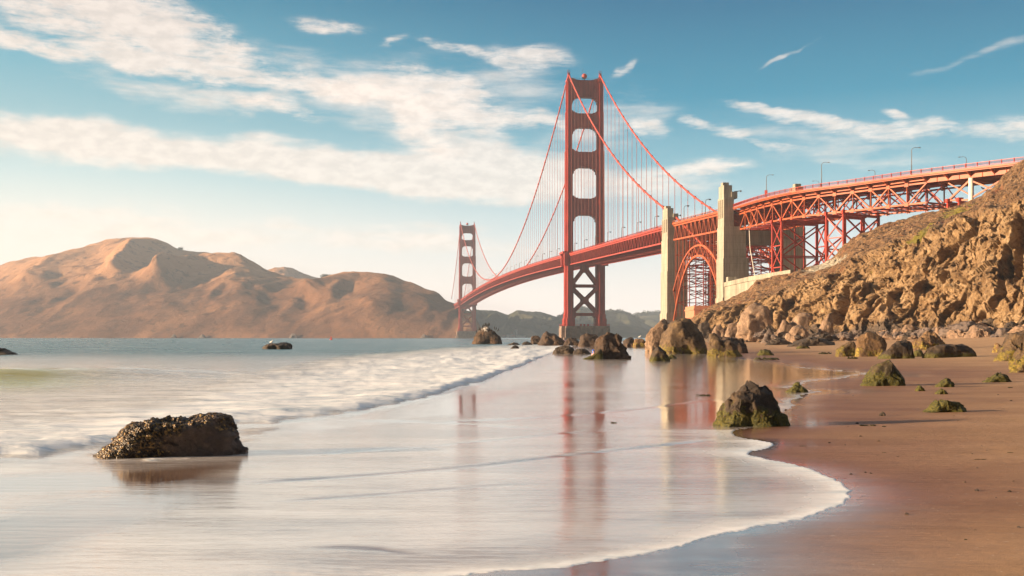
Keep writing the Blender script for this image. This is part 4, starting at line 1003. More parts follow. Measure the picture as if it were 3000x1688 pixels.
for i in range(nv-1):
    za, zb = vz(i), vz(i+1)
    m.hexa([vpt(i, 0, za-.5), vpt(i, TW+2*OH, za-.5), vpt(i+1, TW+2*OH, zb-.5), vpt(i+1, 0, zb-.5), vpt(i, 0, za), vpt(i, TW+2*OH, za), vpt(i+1, TW+2*OH, zb), vpt(i+1, 0, zb)])
m.build('roadway', M['asphalt'], via)
m = MB()
for i in range(0, END-1, 2):
    ot = OH+TW/2; za, zb = vz(i), vz(i+2); m.beam(vpt(i, ot, za-3), vpt(i+2, ot, zb-3), .5); m.beam(vpt(i, ot, za-10), vpt(i+2, ot, zb-10), .5)
    m.beam(vpt(i, ot, za-3), vpt(i, ot, za-10), .3); m.beam(vpt(i, ot, za-10), vpt(i+2, ot, zb-3), .35) if i % 4 else m.beam(vpt(i, ot, za-3), vpt(i+2, ot, zb-10), .35)
m.build('inner_truss', M['red'], via)
for side in (0, 1):
    o0 = -.05 if side == 0 else TW+2*OH+.05
    m = MB()
    for i in range(nv-1):
        za, zb = vz(i), vz(i+1)
        m.beam(vpt(i, o0, za+1.35), vpt(i+1, o0, zb+1.35), .16, .16); m.beam(vpt(i, o0, za+.25), vpt(i+1, o0, zb+.25), .12, .12)
        m.beam(vpt(i, o0, za+.1), vpt(i, o0, za+1.5), .24)
        a, b_ = vpt(i, o0, za), vpt(i+1, o0, zb)
        for t in np.linspace(.06, .94, 16): p = a.lerp(b_, t); m.beam(p+Vector((0, 0, .25)), p+Vector((0, 0, 1.3)), .055)
    m.build('railing', M['red'], via)
    m = MB()
    for i in range(nv-1):
        za, zb = vz(i), vz(i+1); m.beam(vpt(i, o0, za-.38), vpt(i+1, o0, zb-.38), .22, .62)
        m.beam(vpt(i, o0+(.35 if side == 0 else -.35), za-.95), vpt(i+1, o0+(.35 if side == 0 else -.35), zb-.95), .3, .3)
    m.build('fascia', M['viaduct'], via)
    ot = OH if side == 0 else OH+TW; so = 1 if side == 0 else -1
    for i in range(0, nv, 2):
        z_ = vz(i); m = MB()
        m.hexa([vpt(i, ot, z_-2.7)+tang[i]*-.2, vpt(i, ot, z_-2.7)+tang[i]*.2, vpt(i, ot, z_-.9)+tang[i]*.2, vpt(i, ot, z_-.9)+tang[i]*-.2,
                vpt(i, o0+so*.4, z_-1.15)+tang[i]*-.2, vpt(i, o0+so*.4, z_-1.15)+tang[i]*.2, vpt(i, o0+so*.4, z_-.75)+tang[i]*.2, vpt(i, o0+so*.4, z_-.75)+tang[i]*-.2])
        m.build('bracket', M['viaduct'], via)
    m = MB()
    for i in range(END):
        za, zb = vz(i), vz(i+1)
        m.beam(vpt(i, ot, za-1.5), vpt(i+1, ot, zb-1.5), .35, 1.1)
        m.beam(vpt(i, ot, za-3.0), vpt(i+1, ot, zb-3.0), .6, .6); m.beam(vpt(i, ot, za-10.0), vpt(i+1, ot, zb-10.0), .6, .65)
    j = 0; i = 0; pat = [1, 1, 0, 1, 1, 0]
    while i+2 <= END:
        za, zm, zb = vz(i), vz(i+1), vz(i+2)
        T0, B0, T1, B1 = vpt(i, ot, za-3.0), vpt(i, ot, za-10), vpt(i+2, ot, zb-3.0), vpt(i+2, ot, zb-10)
        m.beam(T0, B0, .4, .4)
        if j % 5 == 2: m.beam(B0, T1, .5); m.beam(T0, B1, .5)
        elif j % 2 == 0: m.beam(B0, T1, .48)
        else: m.beam(T0, B1, .48)
        for c_ in (T0, B0):
            u_ = tang[i]; m.hexa([c_-u_*.9-nrm[i]*.5+Vector((0, 0, -.7)), c_+u_*.9-nrm[i]*.5+Vector((0, 0, -.7)), c_+u_*.9-nrm[i]*.42+Vector((0, 0, -.7)), c_-u_*.9-nrm[i]*.42+Vector((0, 0, -.7)),
                               c_-u_*.7-nrm[i]*.5+Vector((0, 0, .7)), c_+u_*.7-nrm[i]*.5+Vector((0, 0, .7)), c_+u_*.7-nrm[i]*.42+Vector((0, 0, .7)), c_-u_*.7-nrm[i]*.42+Vector((0, 0, .7))])
        i += 2; j += 1
    m.build('truss', M['viaduct'], via)
m = MB()
for i in range(0, END+1):
    z_ = vz(i)
    if i % 2 == 0:
        m.beam(vpt(i, OH, z_-1.6), vpt(i, OH+TW, z_-1.6), .5, 1.5); m.beam(vpt(i, OH, z_-10), vpt(i, OH+TW, z_-10), .45, .5)
        m.beam(vpt(i, OH, z_-10), vpt(i, OH+TW/2, z_-2.6), .3); m.beam(vpt(i, OH+TW, z_-10), vpt(i, OH+TW/2, z_-2.6), .3)
        if i+2 <= END: m.beam(vpt(i, OH, z_-10), vpt(i+2, OH+TW, vz(i+2)-10), .32); m.beam(vpt(i, OH+TW, z_-10), vpt(i+2, OH, vz(i+2)-10), .32)
    if i < END:
        for q_ in (4, 8, 12, 16): m.beam(vpt(i, OH+q_, z_-.95), vpt(i+1, OH+q_, vz(i+1)-.95), .3, .8)
m.build('floor_beams', M['red'], via)
for off in (OH, OH+6.6, OH+13.3, OH+TW):                   # plate girders over the last spans
    m = MB()
    for i in range(END, nv-1):
        m.beam(vpt(i, off, vz(i)-1.9), vpt(i+1, off, vz(i+1)-1.9), .4, 2.3)
        if off == OH: m.beam(vpt(i, OH-.25, vz(i)-.7), vpt(i, OH-.25, vz(i)-3.0), .2, .2)
    m.build('plate_girder', M['viaduct'], via)
def near_i(X, Y):
    l = Vector((*to_loc(X, Y), 0)); return min(range(nv), key=lambda i: (vs[i]-l).length)
def bent(ia, ib, zb, mat):
    e = empty('bent', (0, 0, 0), 0, via); m = MB(); zt = vz(ia)-10.4
    C = [[vpt(ia, OH, 0), vpt(ib, OH, 0)], [vpt(ia, OH+TW, 0), vpt(ib, OH+TW, 0)]]
    up = lambda p, z_: Vector((p.x, p.y, z_))
    for a in C:
        for c in a: m = MB(); m.beam(up(c, zb), up(c, zt), .95, .95, (0, 1, 0)); m.build('column', mat, e)
    m = MB(); lev = np.linspace(zt-1.2, zb, max(2, int((zt-zb)/8)+1))
    for a, b_ in zip(lev[:-1], lev[1:]):
        for c in C:
            m.beam(up(c[0], a), up(c[1], b_), .42); m.beam(up(c[1], a), up(c[0], b_), .42); m.beam(up(c[0], b_), up(c[1], b_), .42)
    lev = np.linspace(zt-1.2, zb, max(2, int((zt-zb)/10.5)+1))
    for a, b_ in zip(lev[:-1], lev[1:]):
        for j_ in (0, 1):
            m.beam(up(C[0][j_], a), up(C[1][j_], b_), .5); m.beam(up(C[1][j_], a), up(C[0][j_], b_), .5); m.beam(up(C[0][j_], b_), up(C[1][j_], b_), .5)
            mid = (C[0][j_]+C[1][j_])/2; m.beam(up(mid, a), up(mid, b_), .5)
    for j_ in (0, 1): m.beam(up(C[0][j_], zt-.6), up(C[1][j_], zt-.6), .7, 1.0)
    m.build('bracing', mat, e)
    for a in C:
        for c in a: m = MB(); m.box(c.x-.9, c.x+.9, c.y-.9, c.y+.9, zt-.4, zt+.9); m.build('bearing', mat, e)
ia = near_i(106.0, 466); bent(ia, ia+2, 22, M['red'])
ia = near_i(118.9, 431.5); bent(ia, ia+2, 24, M['red'])
ia = near_i(147.0, 383.5); bent(ia, ia+1, 38, M['red'])
m = MB()                                                   # pale steel columns near the abutment
for (X, Y) in ((153.2, 376.5), (160.5, 366), (168, 356.5)):
    i = near_i(X, Y)
    for off in (OH, OH+TW): c = vpt(i, off, 0); m = MB(); m.tube([(c.x, c.y, 36), (c.x, c.y, vz(i)-3.1)], .85, 14); m.build('column', M['plaster'], via, True)
    m = MB(); m.beam(vpt(i, OH, vz(i)-3.5), vpt(i, OH+TW, vz(i)-3.5), .8, .9); m.build('cap_beam', M['viaduct'], via)
m = MB()
i1, i2, i3 = near_i(147, 383.5), near_i(153.2, 376.5), near_i(160.5, 366)
for off in (OH, OH+TW):
    m = MB(); m.beam(vpt(i1, off, vz(i1)-10), vpt(i2, off, vz(i2)-3.5), .6); m.beam(vpt(i1, off, vz(i1)-4), vpt(i2, off, vz(i2)-9), .4)
    m.beam(vpt(i2, off, vz(i2)-4), vpt(i3, off, vz(i3)-10), .5); m.beam(vpt(i2, off, vz(i2)-10), vpt(i3, off, vz(i3)-4), .5)
    m.beam(vpt(i1, off, vz(i1)-10), vpt(i2, off, vz(i2)-10.5), .6); m.build('bracing', M['viaduct'], via)
m = MB()
for (X, Y, D2) in ((101.5, 505, 1),):
    m.tube([(-8.0, -452, 55), (-9.5, -458, 42), (-10.6, -470, 24)], .16, 6)
m.build('drain_pipe', M['plaster'], via)

# ------------------------------------------------------------------ lamps on the bridge
def lamp_mesh(h, arm, box=False):
    r = empty('street_lamp')
    m = MB(); pts = [(0, 0, 0), (0, 0, h*.5), (0, 0, h*.9), (.25, 0, h*.965), (arm*.45, 0, h), (arm, 0, h*.995)]
    m.tube(pts, [.17, .14, .11, .09, .08, .07], 8); m.tube([(0, 0, 0), (0, 0, .5)], .26, 8); m.build('pole', M['lampgrey'], r, True)
    m = MB(); m.ball((arm+.35, 0, h*.99), .5, 10, 6, (1.0, .5, .30)); m.build('lamp_head', M['lampgrey'], r, True)
    if box: m = MB(); m.box(-.65, .45, -.4, .4, h*.16, h*.32); m.build('equipment_box', M['red'], r)
    return r
def old_lamp():
    r = empty('street_lamp'); m = MB()
    m.tube([(0, 0, 0), (0, 0, 7.2), (.35, 0, 8.0), (1.3, 0, 8.35), (2.0, 0, 8.3)], [.2, .16, .14, .12, .12], 8); m.build('pole', M['lampgrey'], r, True)
    m = MB(); m.taper((2.2, 0, 7.9), .8, .6, (2.2, 0, 8.5), 1.2, .8); m.build('lamp_head', M['lampgrey'], r); return r
l0 = old_lamp(); first = True
bm = bridge.matrix_basis.copy(); Mb = Matrix.Translation(BO) @ Matrix.Rotation(BR, 4, 'Z')
G1 = 'street lamps along the bridge roadway'
names_side = {24: 'lamp post on the bridge deck just right of the near tower', 70: 'second lamp post right of the near tower on the deck', 115: 'third lamp post right of the near tower on the deck', 161: 'fourth lamp post right of the near tower on the deck', 207: 'lamp post midway between near tower and first pylon', 253: 'second lamp post left of the first concrete pylon', 298: 'lamp post just left of the first concrete pylon',
              367: 'lamp post over the arch, the left of two', 406: 'lamp post over the arch, the right of two'}
for k, lab in names_side.items():
    o = l0 if first else copy_tree(l0); first = False
    p = Mb @ Vector((-13.2 if k < 330 else -14.6, -k, deck_z(-k))); o.location = p; o.rotation_euler = (0, 0, BR); tag(o, lab, 'lamp', G1)
for j in range(27):
    s_ = 22+45.7*j; o = copy_tree(l0); o.location = Mb @ Vector((-13.2, s_, deck_z(s_))); o.rotation_euler = (0, 0, BR)
    tag(o, 'small lamp post on the long main span between the two towers', 'lamp', 'street lamps along the main span')
for j in range(8):
    k = 24+45.7*j
    if 325 < k < 352: continue
    o = copy_tree(l0); o.location = Mb @ Vector((13.2, -k, deck_z(-k))); o.rotation_euler = (0, 0, BR+math.pi); tag(o, 'lamp post on the far edge of the side span deck', 'lamp', 'street lamps along the far deck edge')
G2 = 'street lamps along the curved approach'
lmA = lamp_mesh(9.4, 2.3, True); lmB = lamp_mesh(9.6, 2.3)
def put_lamp(src, px, off, rz, lab, new=True):
    # find the viaduct station whose edge shows at this photo column
    best = min(range(nv), key=lambda i: abs((lambda w: CX + FPX*w.x/w.y)(Mb @ vpt(i, off, 0)) - px))
    o = copy_tree(src) if new else src
    o.location = Mb @ vpt(best, off, vz(best)); o.rotation_euler = (0, 0, rz); tag(o, lab, 'lamp', G2)
put_lamp(lmA, 2240, .4, R(-20), 'grey lamp post with a red box on the approach beside the tall pylon', False)
put_lamp(lmA, 2994, .4, R(-10), 'grey lamp post with a dark box at the right end of the approach', True)
put_lamp(lmB, 2407, .4, R(-15), 'taller grey lamp post above the second steel bent', False)
put_lamp(lmB, 2659, .4, R(-10), 'grey lamp post over the middle of the curved approach', True)
lmC = lamp_mesh(8.2, 2.0)
put_lamp(lmC, 2403, OH*2+TW-.4, R(170), 'shorter lamp post on the far edge behind the taller one', False)
put_lamp(lmC, 2573, OH*2+TW-.4, R(170), 'shorter far-edge lamp post with its arm to the left, mid approach', True)
put_lamp(lmC, 2829, OH*2+TW-.4, R(170), 'shorter far-edge lamp post near the bluff', True)

# ------------------------------------------------------------------ walls at the pylon foot
m = MB()
top = [(2122, 828, 490), (2194, 811, 478), (2250, 801, 466), (2317, 790.6, 452)]
pts = [ray(a, c, b_) for a, b_, c in top]
for a, b_ in zip(pts[:-1], pts[1:]):
    m.hexa([(a.x, a.y, 5), (b_.x, b_.y, 5), (b_.x+1.5, b_.y+2, 5), (a.x+1.5, a.y+2, 5), (a.x, a.y, a.z-1.9), (b_.x, b_.y, b_.z-1.9), (b_.x+1.5, b_.y+2, b_.z-1.9), (a.x+1.5, a.y+2, a.z-1.9)])
wl = empty('retaining_wall', (0, 0, 0)); m.build('wall', M['concrete'], wl)
m = MB()
for a, b_ in zip(pts[:-1], pts[1:]):
    m.hexa([(a.x-.3, a.y-.3, a.z-1.9), (b_.x-.3, b_.y-.3, b_.z-1.9), (b_.x+1.8, b_.y+2.3, b_.z-1.9), (a.x+1.8, a.y+2.3, a.z-1.9), (a.x-.3, a.y-.3, a.z), (b_.x-.3, b_.y-.3, b_.z), (b_.x+1.8, b_.y+2.3, b_.z), (a.x+1.8, a.y+2.3, a.z)])
m.build('coping', M['concrete'], wl)
m = MB(); a = ray(2134, 491, 828); m.hexa([(a.x, a.y+1, a.z-.5), (a.x+9, a.y+1, a.z-.5), (a.x+9, a.y+5, a.z-.5), (a.x, a.y+5, a.z-.5), (a.x, a.y+1, a.z+2.6), (a.x+3.4, a.y+1, a.z+2.6), (a.x+3.4, a.y+5, a.z+2.6), (a.x, a.y+5, a.z+2.6)]); m.build('buttress', M['concrete'], wl)
tag(wl, 'pale concrete retaining wall running right from the tall pylon foot', 'wall')
ft = empty('brick_fort', ray(2060, 500, z=0)); m = MB(); m.box(-4, 11, 0, 26, 2, 14.2); m.build('wall', M['brick'], ft)
m = MB(); m.box(-4.35, 11.3, -.35, 26.3, 14.2, 14.9); m.box(-4.2, 11.2, -.2, 26.2, 10.8, 11.2); m.box(-4, 11, 0, 26, 14.9, 16.2); m.build('parapet', M['brick'], ft)
tag(ft, 'corner of a red brick fort under the steel arch', 'fort')

# ------------------------------------------------------------------ rocks
_ico = {}
def ico(n):
    if n not in _ico:
        b = bmesh.new(); bmesh.ops.create_icosphere(b, subdivisions=n, radius=1.0)
        V = np.array([v.co[:] for v in b.verts]); F = np.array([[v.index for v in f.verts] for f in b.faces]); b.free(); _ico[n] = (V, F)
    return _ico[n]
def rock_shape(prof, w, h, d, seed, n=5, rough=1.0, boxy=.75, cuts=16):
    """prof: outline points (x -1..1, height 0..1) left to right; w, h, d real half-width, height, half-depth"""
    V, F = ico(n); V = V.copy()
    rs = np.random.RandomState(seed)
    th = np.arctan2(V[:, 2], V[:, 0]); rho = np.sqrt(V[:, 0]**2 + V[:, 2]**2)
    pr = np.array([(-1.0, -.3)] + list(prof) + [(1.0, -.3)], float)
    ang = np.arctan2(pr[:, 1]*h - .0, pr[:, 0]*w)
    Rr = np.full(len(V), 0.0); dx, dz = np.cos(th), np.sin(th)
    P = np.stack([pr[:, 0]*w, pr[:, 1]*h], 1); P = np.vstack([P, [0, -.35*h]])
    m_ = len(P); best = np.full(len(V), 1e9)
    for i in range(m_):
        a, b_ = P[i], P[(i+1) % m_]; ex, ez = b_-a
        den = dx*ez - dz*ex; den = np.where(np.abs(den) < 1e-9, 1e-9, den)
        r = (a[0]*ez - a[1]*ex)/den; u = (a[0]*dz - a[1]*dx)/den
        ok = (r > 1e-6) & (u >= -1e-6) & (u <= 1+1e-6); best = np.where(ok & (r < best), r, best)
    best = np.where(best > 1e8, .35*h, best)
    rr = rho**boxy
    dd = np.sign(V[:, 1])*np.abs(V[:, 1])**.8*d
    hh = .55 + .45*np.clip(best/max(w, h), 0, 1)
    Q = np.stack([dx*best*rr, dd*np.clip(.6+.4*rr, 0, 1), dz*best*rr], 1)
    Q[:, 1] += Q[:, 2]*rs.uniform(.05, .35)                # lean back a little
    # knock planes off
    L = (w+h+d)/3
    for _ in range(cuts):
        nv_ = rs.normal(size=3); nv_[2] = abs(nv_[2])*.7; nv_ /= np.linalg.norm(nv_)
        s_ = Q @ nv_; lim = np.percentile(s_, 100)*rs.uniform(.82, .97); Q -= np.outer(np.maximum(0, s_-lim)*.97, nv_)
    N_ = Q/(np.linalg.norm(Q, axis=1, keepdims=True)+1e-6)
    o3 = np.array([seed*3.7, seed*1.3, 0])
    a = .13*facets(Q/(L*.9)+o3, seed) + .09*facets(Q/(L*.42)+o3, seed+3) + .03*facets(Q/(L*.17)+o3, seed+4) + .035*fbm(Q/(L*.6)+o3, 4, seed+5) + .018*fbm(Q/(L*.12)+o3, 3, seed+8)
    Q += N_*(a*L*rough)[:, None]
    return Q, F
ROUND = [(-1, 0), (-.9, .35), (-.7, .65), (-.35, .92), (0, 1), (.35, .93), (.7, .7), (.92, .35), (1, 0)]
WEDGE = [(-1, 0), (-.8, .25), (-.5, .75), (-.3, 1), (0, .97), (.4, .75), (.9, .45), (1, .05)]
LOWP = [(-1, 0), (-.6, .45), (-.2, .85), (.05, 1), (.4, .75), (.75, .3), (1, 0)]
BLOCK = [(-1, 0), (-.95, .6), (-.8, .9), (-.2, 1), (.4, .95), (.85, .75), (.98, .3), (1, 0)]
rock_i = [0]
def rock(px0, px1, ptop, pbase, mat, label, prof=ROUND, D=None, depth=.8, n=5, rough=1.0, name='boulder', cat='boulder', rz=0, group=None, mossh=None, boxy=.75, cuts=16):
    rock_i[0] += 1; cx = (px0+px1)/2
    if D is None: g = ground_at(cx, pbase)
    else: g = ray(cx, D, pbase)
    D_ = g.y; w = (px1-px0)/2/FPX*D_; h = (pbase-ptop)/FPX*D_
    d = w*depth; Dc = D_ + d*.75; k = Dc/D_                # the base row is the near side, the body sits behind it
    Q, F = rock_shape(prof, w*k, h*1.02, d, rock_i[0], n, rough, boxy, cuts)
    o = mesh_np(name, Q, F, M[mat] if isinstance(mat, str) else mat, smooth=(n >= 5))
    zc_ = g.z if D else max(float(sand_z(g.x*k, Dc)), 0.0)
    o.location = (g.x*k, Dc, min(zc_, g.z+.25*h) - .02*h); o.rotation_euler = (0, 0, rz)
    tag(o, label, cat, group); return o
# sea rocks
mus = rock(262, 702, 1233, 1341, 'mussel', 'mussel-crusted brown rock in the surf at the lower left', [(-1, -.05), (-.88, .10), (-.76, .22), (-.60, .50), (-.40, .86), (-.22, .90), (-.05, .86), (.12, .97), (.28, .90), (.42, 1.02), (.68, 1.06), (.80, 1.0), (.84, .78), (.93, .50), (.97, .25), (1, .05)], depth=.42, n=7, rough=1.15, cuts=2, name='rock', cat='rock', rz=R(18), boxy=.55)
me = mus.data; co = np.empty(len(me.vertices)*3); me.vertices.foreach_get('co', co); co = co.reshape(-1, 3)
hx = co[:, 2]/.7 + .35*fbm(co*3, 3, 77)
crust = np.clip(sstep(-co[:, 0] + .25*co[:, 2] + .5*fbm(co*2.2, 3, 78), -.28, .05) + sstep(hx, .62, .80), 0, 1)
nb_ = np.abs(vnoise(co*26, 5))*.030 + np.abs(vnoise(co*55, 6))*.018 + .02*fbm(co*9, 3, 7)
nn_ = co/(np.linalg.norm(co, axis=1, keepdims=True)+1e-6); co += nn_*(nb_*(.25+crust*.9))[:, None]
me.vertices.foreach_set('co', co.ravel()); at = me.attributes.new('crust', 'FLOAT', 'POINT'); at.data.foreach_set('value', crust.astype(np.float32)); me.update()
rock(760, 864, 1004, 1023.5, 'rock_dark', 'low flat-topped dark rock alone in the open sea', [(-1, 0), (-.7, .6), (-.4, .85), (0, .8), (.3, .9), (.6, .85), (.8, .5), (1, 0)], name='rock', cat='rock')
rock(-75, 47, 1015, 1040, 'rock_dark', 'dark rock cut off by the left edge of the photo', [(-1, .7), (-.6, 1), (-.1, .95), (.4, .6), (.8, .25), (1, 0)], name='rock', cat='rock')
rock(1381, 1472, 955, 1008.5, 'rock_guano', 'sea stack streaked with white droppings and topped by birds', [(-1, -.05), (-.85, .35), (-.68, .62), (-.48, .78), (-.28, .93), (-.05, 1.02), (.15, 1.0), (.38, .88), (.62, .80), (.80, .66), (.92, .42), (1, .1)], name='sea_stack', cat='rock', depth=.7, rough=.7)
rock(1483, 1526, 1003, 1011.5, 'rock_dark', 'low dark reef just right of the bird-topped sea stack', LOWP, name='rock', cat='rock')
rock(1529, 1560, 1001, 1011, 'rock_dark', 'small dark rock left of the cluster under the near tower', ROUND, name='rock', cat='rock')
rock(1495, 1522, 1012, 1022.5, 'rock_dark', 'small round dark rock in the foam, nearest the sea stack', ROUND, name='rock', cat='rock')
rock(1552, 1588, 984, 1009, 'rock_far', 'sunlit flat-topped rock at the left of the cluster', BLOCK, name='rock', cat='rock')
rock(1568, 1672, 971, 1013, 'rock_far', 'broad brown rock in the surf left of the tower pier', [(-1, 0), (-.75, .35), (-.55, .85), (-.35, 1), (-.1, .88), (.15, .9), (.5, .6), (.8, .3), (1, 0)], name='rock', cat='rock')
rock(1650, 1704, 989, 1014, 'rock_far', 'low brown rock in front of the tower pier', ROUND, name='rock', cat='rock')
rock(1696, 1758, 975, 1015, 'rock_far', 'rounded brown rock directly left of the tall dark boulder', BLOCK, name='rock', cat='rock')
rock(1619, 1690, 1015, 1037, 'rock_dark', 'low dark hump in the foam, left one of two', ROUND, name='rock', cat='rock')
rock(1676, 1731, 1023, 1037.5, 'rock_dark', 'low dark hump in the foam, right one of two', ROUND, name='rock', cat='rock')
rock(1741, 1851, 965, 1052.5, 'rock_far', 'tall dark boulder standing in the swash by the crouching person', [(-1, 0), (-.97, .55), (-1.0, .8), (-.80, .97), (-.45, 1.02), (-.1, .97), (.15, .90), (.40, .72), (.70, .52), (.88, .40), (.98, .2), (1, 0)], depth=.7, n=6, name='boulder')
rock(1703, 1768, 1021, 1053, 'rock_mossy', 'low mossy green toe at the foot of the tall dark boulder', [(-1, 0), (-.5, .18), (0, .40), (.3, .62), (.6, .9), (.85, .95), (1, .5)], depth=.5, rough=.3, cuts=1)
rock(1824, 1864, 987, 1015, 'rock_far', 'rounded brown boulder behind the tall dark boulder', ROUND)
rock(1855, 1894, 991, 1015.5, 'rock_ochre', 'yellowish lit boulder with a gull on it', BLOCK)
rock(1888, 1976, 931, 1012, 'rock_tan', 'brown boulder leaning behind the huge round boulder', [(-1, 0), (-.95, .4), (-.6, .7), (-.1, .95), (.4, 1), (.8, .8), (1, .3)], D=142, n=5)
rock(1889, 1940, 984, 1029, 'rock_far', 'brown boulder at the left foot of the huge round boulder', BLOCK)
rock(1932, 2078, 933, 1036, 'rock_mossbig', 'huge round boulder with a sunlit yellow-green face', [(-1, .05), (-.98, .40), (-.86, .66), (-.62, .80), (-.38, .95), (-.12, 1.02), (.25, .96), (.50, .80), (.75, .62), (.93, .42), (1, .1)], depth=.8, n=6, rough=.7)
rock(1901, 1962, 1012, 1059, 'rock_moss', 'small mossy peaked rock in the swash before the huge boulder', [(-1, 0), (-.6, .6), (-.2, 1), (.2, .95), (.6, .55), (1, .15)], rough=.8)
rock(1950, 1986, 1038, 1050, 'rock_mossy', 'low green rock trailing right of the small mossy peak', LOWP, name='rock', cat='rock')
rock(2084, 2194, 982, 1036, 'rock_far', 'dark boulder behind the mossy square block', [(-1, .2), (-.5, .95), (0, .9), (.35, 1), (.7, .7), (1, .1)])
rock(2075, 2175, 979, 1045, 'rock_mossbig', 'square boulder with a bright mossy left face', [(-1, 0), (-.98, .85), (-.8, 1), (-.45, .95), (-.2, .7), (.3, .72), (.7, .5), (1, .1)], depth=.6)
rock(2216, 2267, 1024, 1042, 'rock_mossy', 'low green moss-covered rock on the sand below the dark outcrop', ROUND)
rock(2331, 2374, 999, 1022, 'rock_moss', 'small brown boulder at the edge of the dark outcrop', LOWP)
rock(2228, 2330, 990, 1011, 'rock_dark', 'flat dark outcrop on the sand, left half', LOWP, name='outcrop', cat='rock', depth=.4)
rock(2300, 2470, 986, 1014, 'rock_dark', 'flat dark outcrop on the sand, right half', LOWP, name='outcrop', cat='rock', depth=.4)
rock(2446, 2518, 999, 1045, 'rock_mossbig', 'yellow-green mossy boulder left of the tall brown wedge', [(-1, 0), (-.95, .4), (-.4, .7), (.2, .95), (.6, 1), (1, .6)], depth=.6)
rock(2507, 2606, 967, 1045, 'rock_ochre', 'tall brown wedge-shaped boulder with a mossy foot', [(-1, 0), (-.92, .45), (-.75, .85), (-.55, 1), (-.1, .97), (.35, .80), (1, .68), (.85, .4), (.7, .2), (.6, 0)], depth=.6, n=6, rough=.6)
rock(2573, 2683, 998, 1052, 'rock_moss', 'dark rounded boulder with moss on its left side', [(-1, 0), (-.8, .35), (-.45, .75), (0, .95), (.5, 1), (.9, .85), (1, .4)], depth=.6, n=6, rough=.7)
rock(2672, 2779, 972, 1026, 'rock_ochre', 'rust-brown boulder behind the long mossy slab', [(-1, .2), (-.85, .7), (-.4, .85), (0, 1), (.3, .9), (.6, .6), (1, .2)], n=6)
rock(2669, 2708, 1022, 1046, 'rock_mossy', 'small mossy boulder at the left end of the long slab', ROUND)
rock(2692, 2867, 1007, 1048, 'rock_moss', 'long low mossy slab of rock lying on the sand', [(-1, .05), (-.9, .45), (-.6, .7), (-.2, .95), (.2, 1.0), (.7, 1.02), (.97, .95), (1, .4)], depth=.35, rz=R(6), n=6, rough=.5)
rock(2905, 2945, 1006, 1033, 'rock_ochre', 'small ochre boulder left of the big right-edge rock', WEDGE)
rock(2914, 3075, 945, 1058, 'rock_mossbig', 'large sloping mossy rock at the right edge, rear one', [(-1, 0), (-.75, .2), (-.5, .45), (-.25, .8), (0, .97), (.3, 1), (1, .9)], n=6, depth=.6)
rock(2950, 3110, 1005, 1092, 'rock_mossbig', 'mossy yellow rock cut by the right edge, front one', [(-1, 0), (-.7, .3), (-.45, .75), (-.2, 1), (.3, 1.1), (1, 1)], n=6, depth=.5)
rock(2518, 2668, 1054, 1131, 'rock_mossy', 'pyramid-shaped green mossy boulder alone on the sand', [(-1, 0), (-.75, .25), (-.45, .60), (-.15, .92), (.1, 1.03), (.25, .92), (.42, .72), (.62, .66), (.80, .45), (.96, .25), (1, .05)], n=6, depth=.6, rough=.9)
rock(2738, 2798, 1108, 1135, 'rock_moss', 'small rounded mossy rock, largest of three right of the pyramid', [(-1, 0), (-.4, .6), (.1, 1), (.5, .85), (.85, .4), (1, 0)])
rock(2678, 2711, 1130, 1147, 'rock_mossy', 'tiny mossy rock, leftmost of three right of the pyramid', LOWP)
rock(2738, 2778, 1140, 1155.5, 'rock_moss', 'tiny dark mossy rock below the small rounded one', LOWP)
rock(2866, 2967, 1092, 1121, 'rock_moss', 'low pointed mossy rock with a long tail near the right edge', [(-1, 0), (-.6, .12), (-.2, .45), (.15, .9), (.35, 1), (.6, .7), (.9, .25), (1, 0)], depth=.5)
rock(2688, 2842, 1168, 1209, 'rock_moss', 'dark weed-covered low rock in the middle of the open sand', [(-1, 0), (-.6, .12), (-.35, .55), (-.1, 1), (.1, .9), (.35, .85), (.6, .55), (1, .15)], n=6, depth=.5)
rock(2302, 2367, 1123, 1150, 'rock_mossy', 'small peaked mossy rock left of the pyramid boulder', [(-1, 0), (-.5, .45), (0, .95), (.2, 1), (.6, .5), (1, 0)])
rock(2571, 2597, 1205, 1219, 'rock_dark', 'fist-sized dark stone on the sand', [(-1, 0), (-.4, .5), (.3, 1), (.6, .8), (1, 0)], n=4, name='rock', cat='rock')
rock(2079, 2311, 1122, 1252, 'rock_moss', 'big mossy barnacled boulder at the edge of the swash, nearest the camera', [(-1, 0), (-.85, .18), (-.68, .5), (-.5, .75), (-.2, .88), (.1, .95), (.28, 1.02), (.45, .95), (.62, .68), (.78, .42), (.92, .18), (1, 0)], n=7, depth=.72, rough=1.0, boxy=.8)
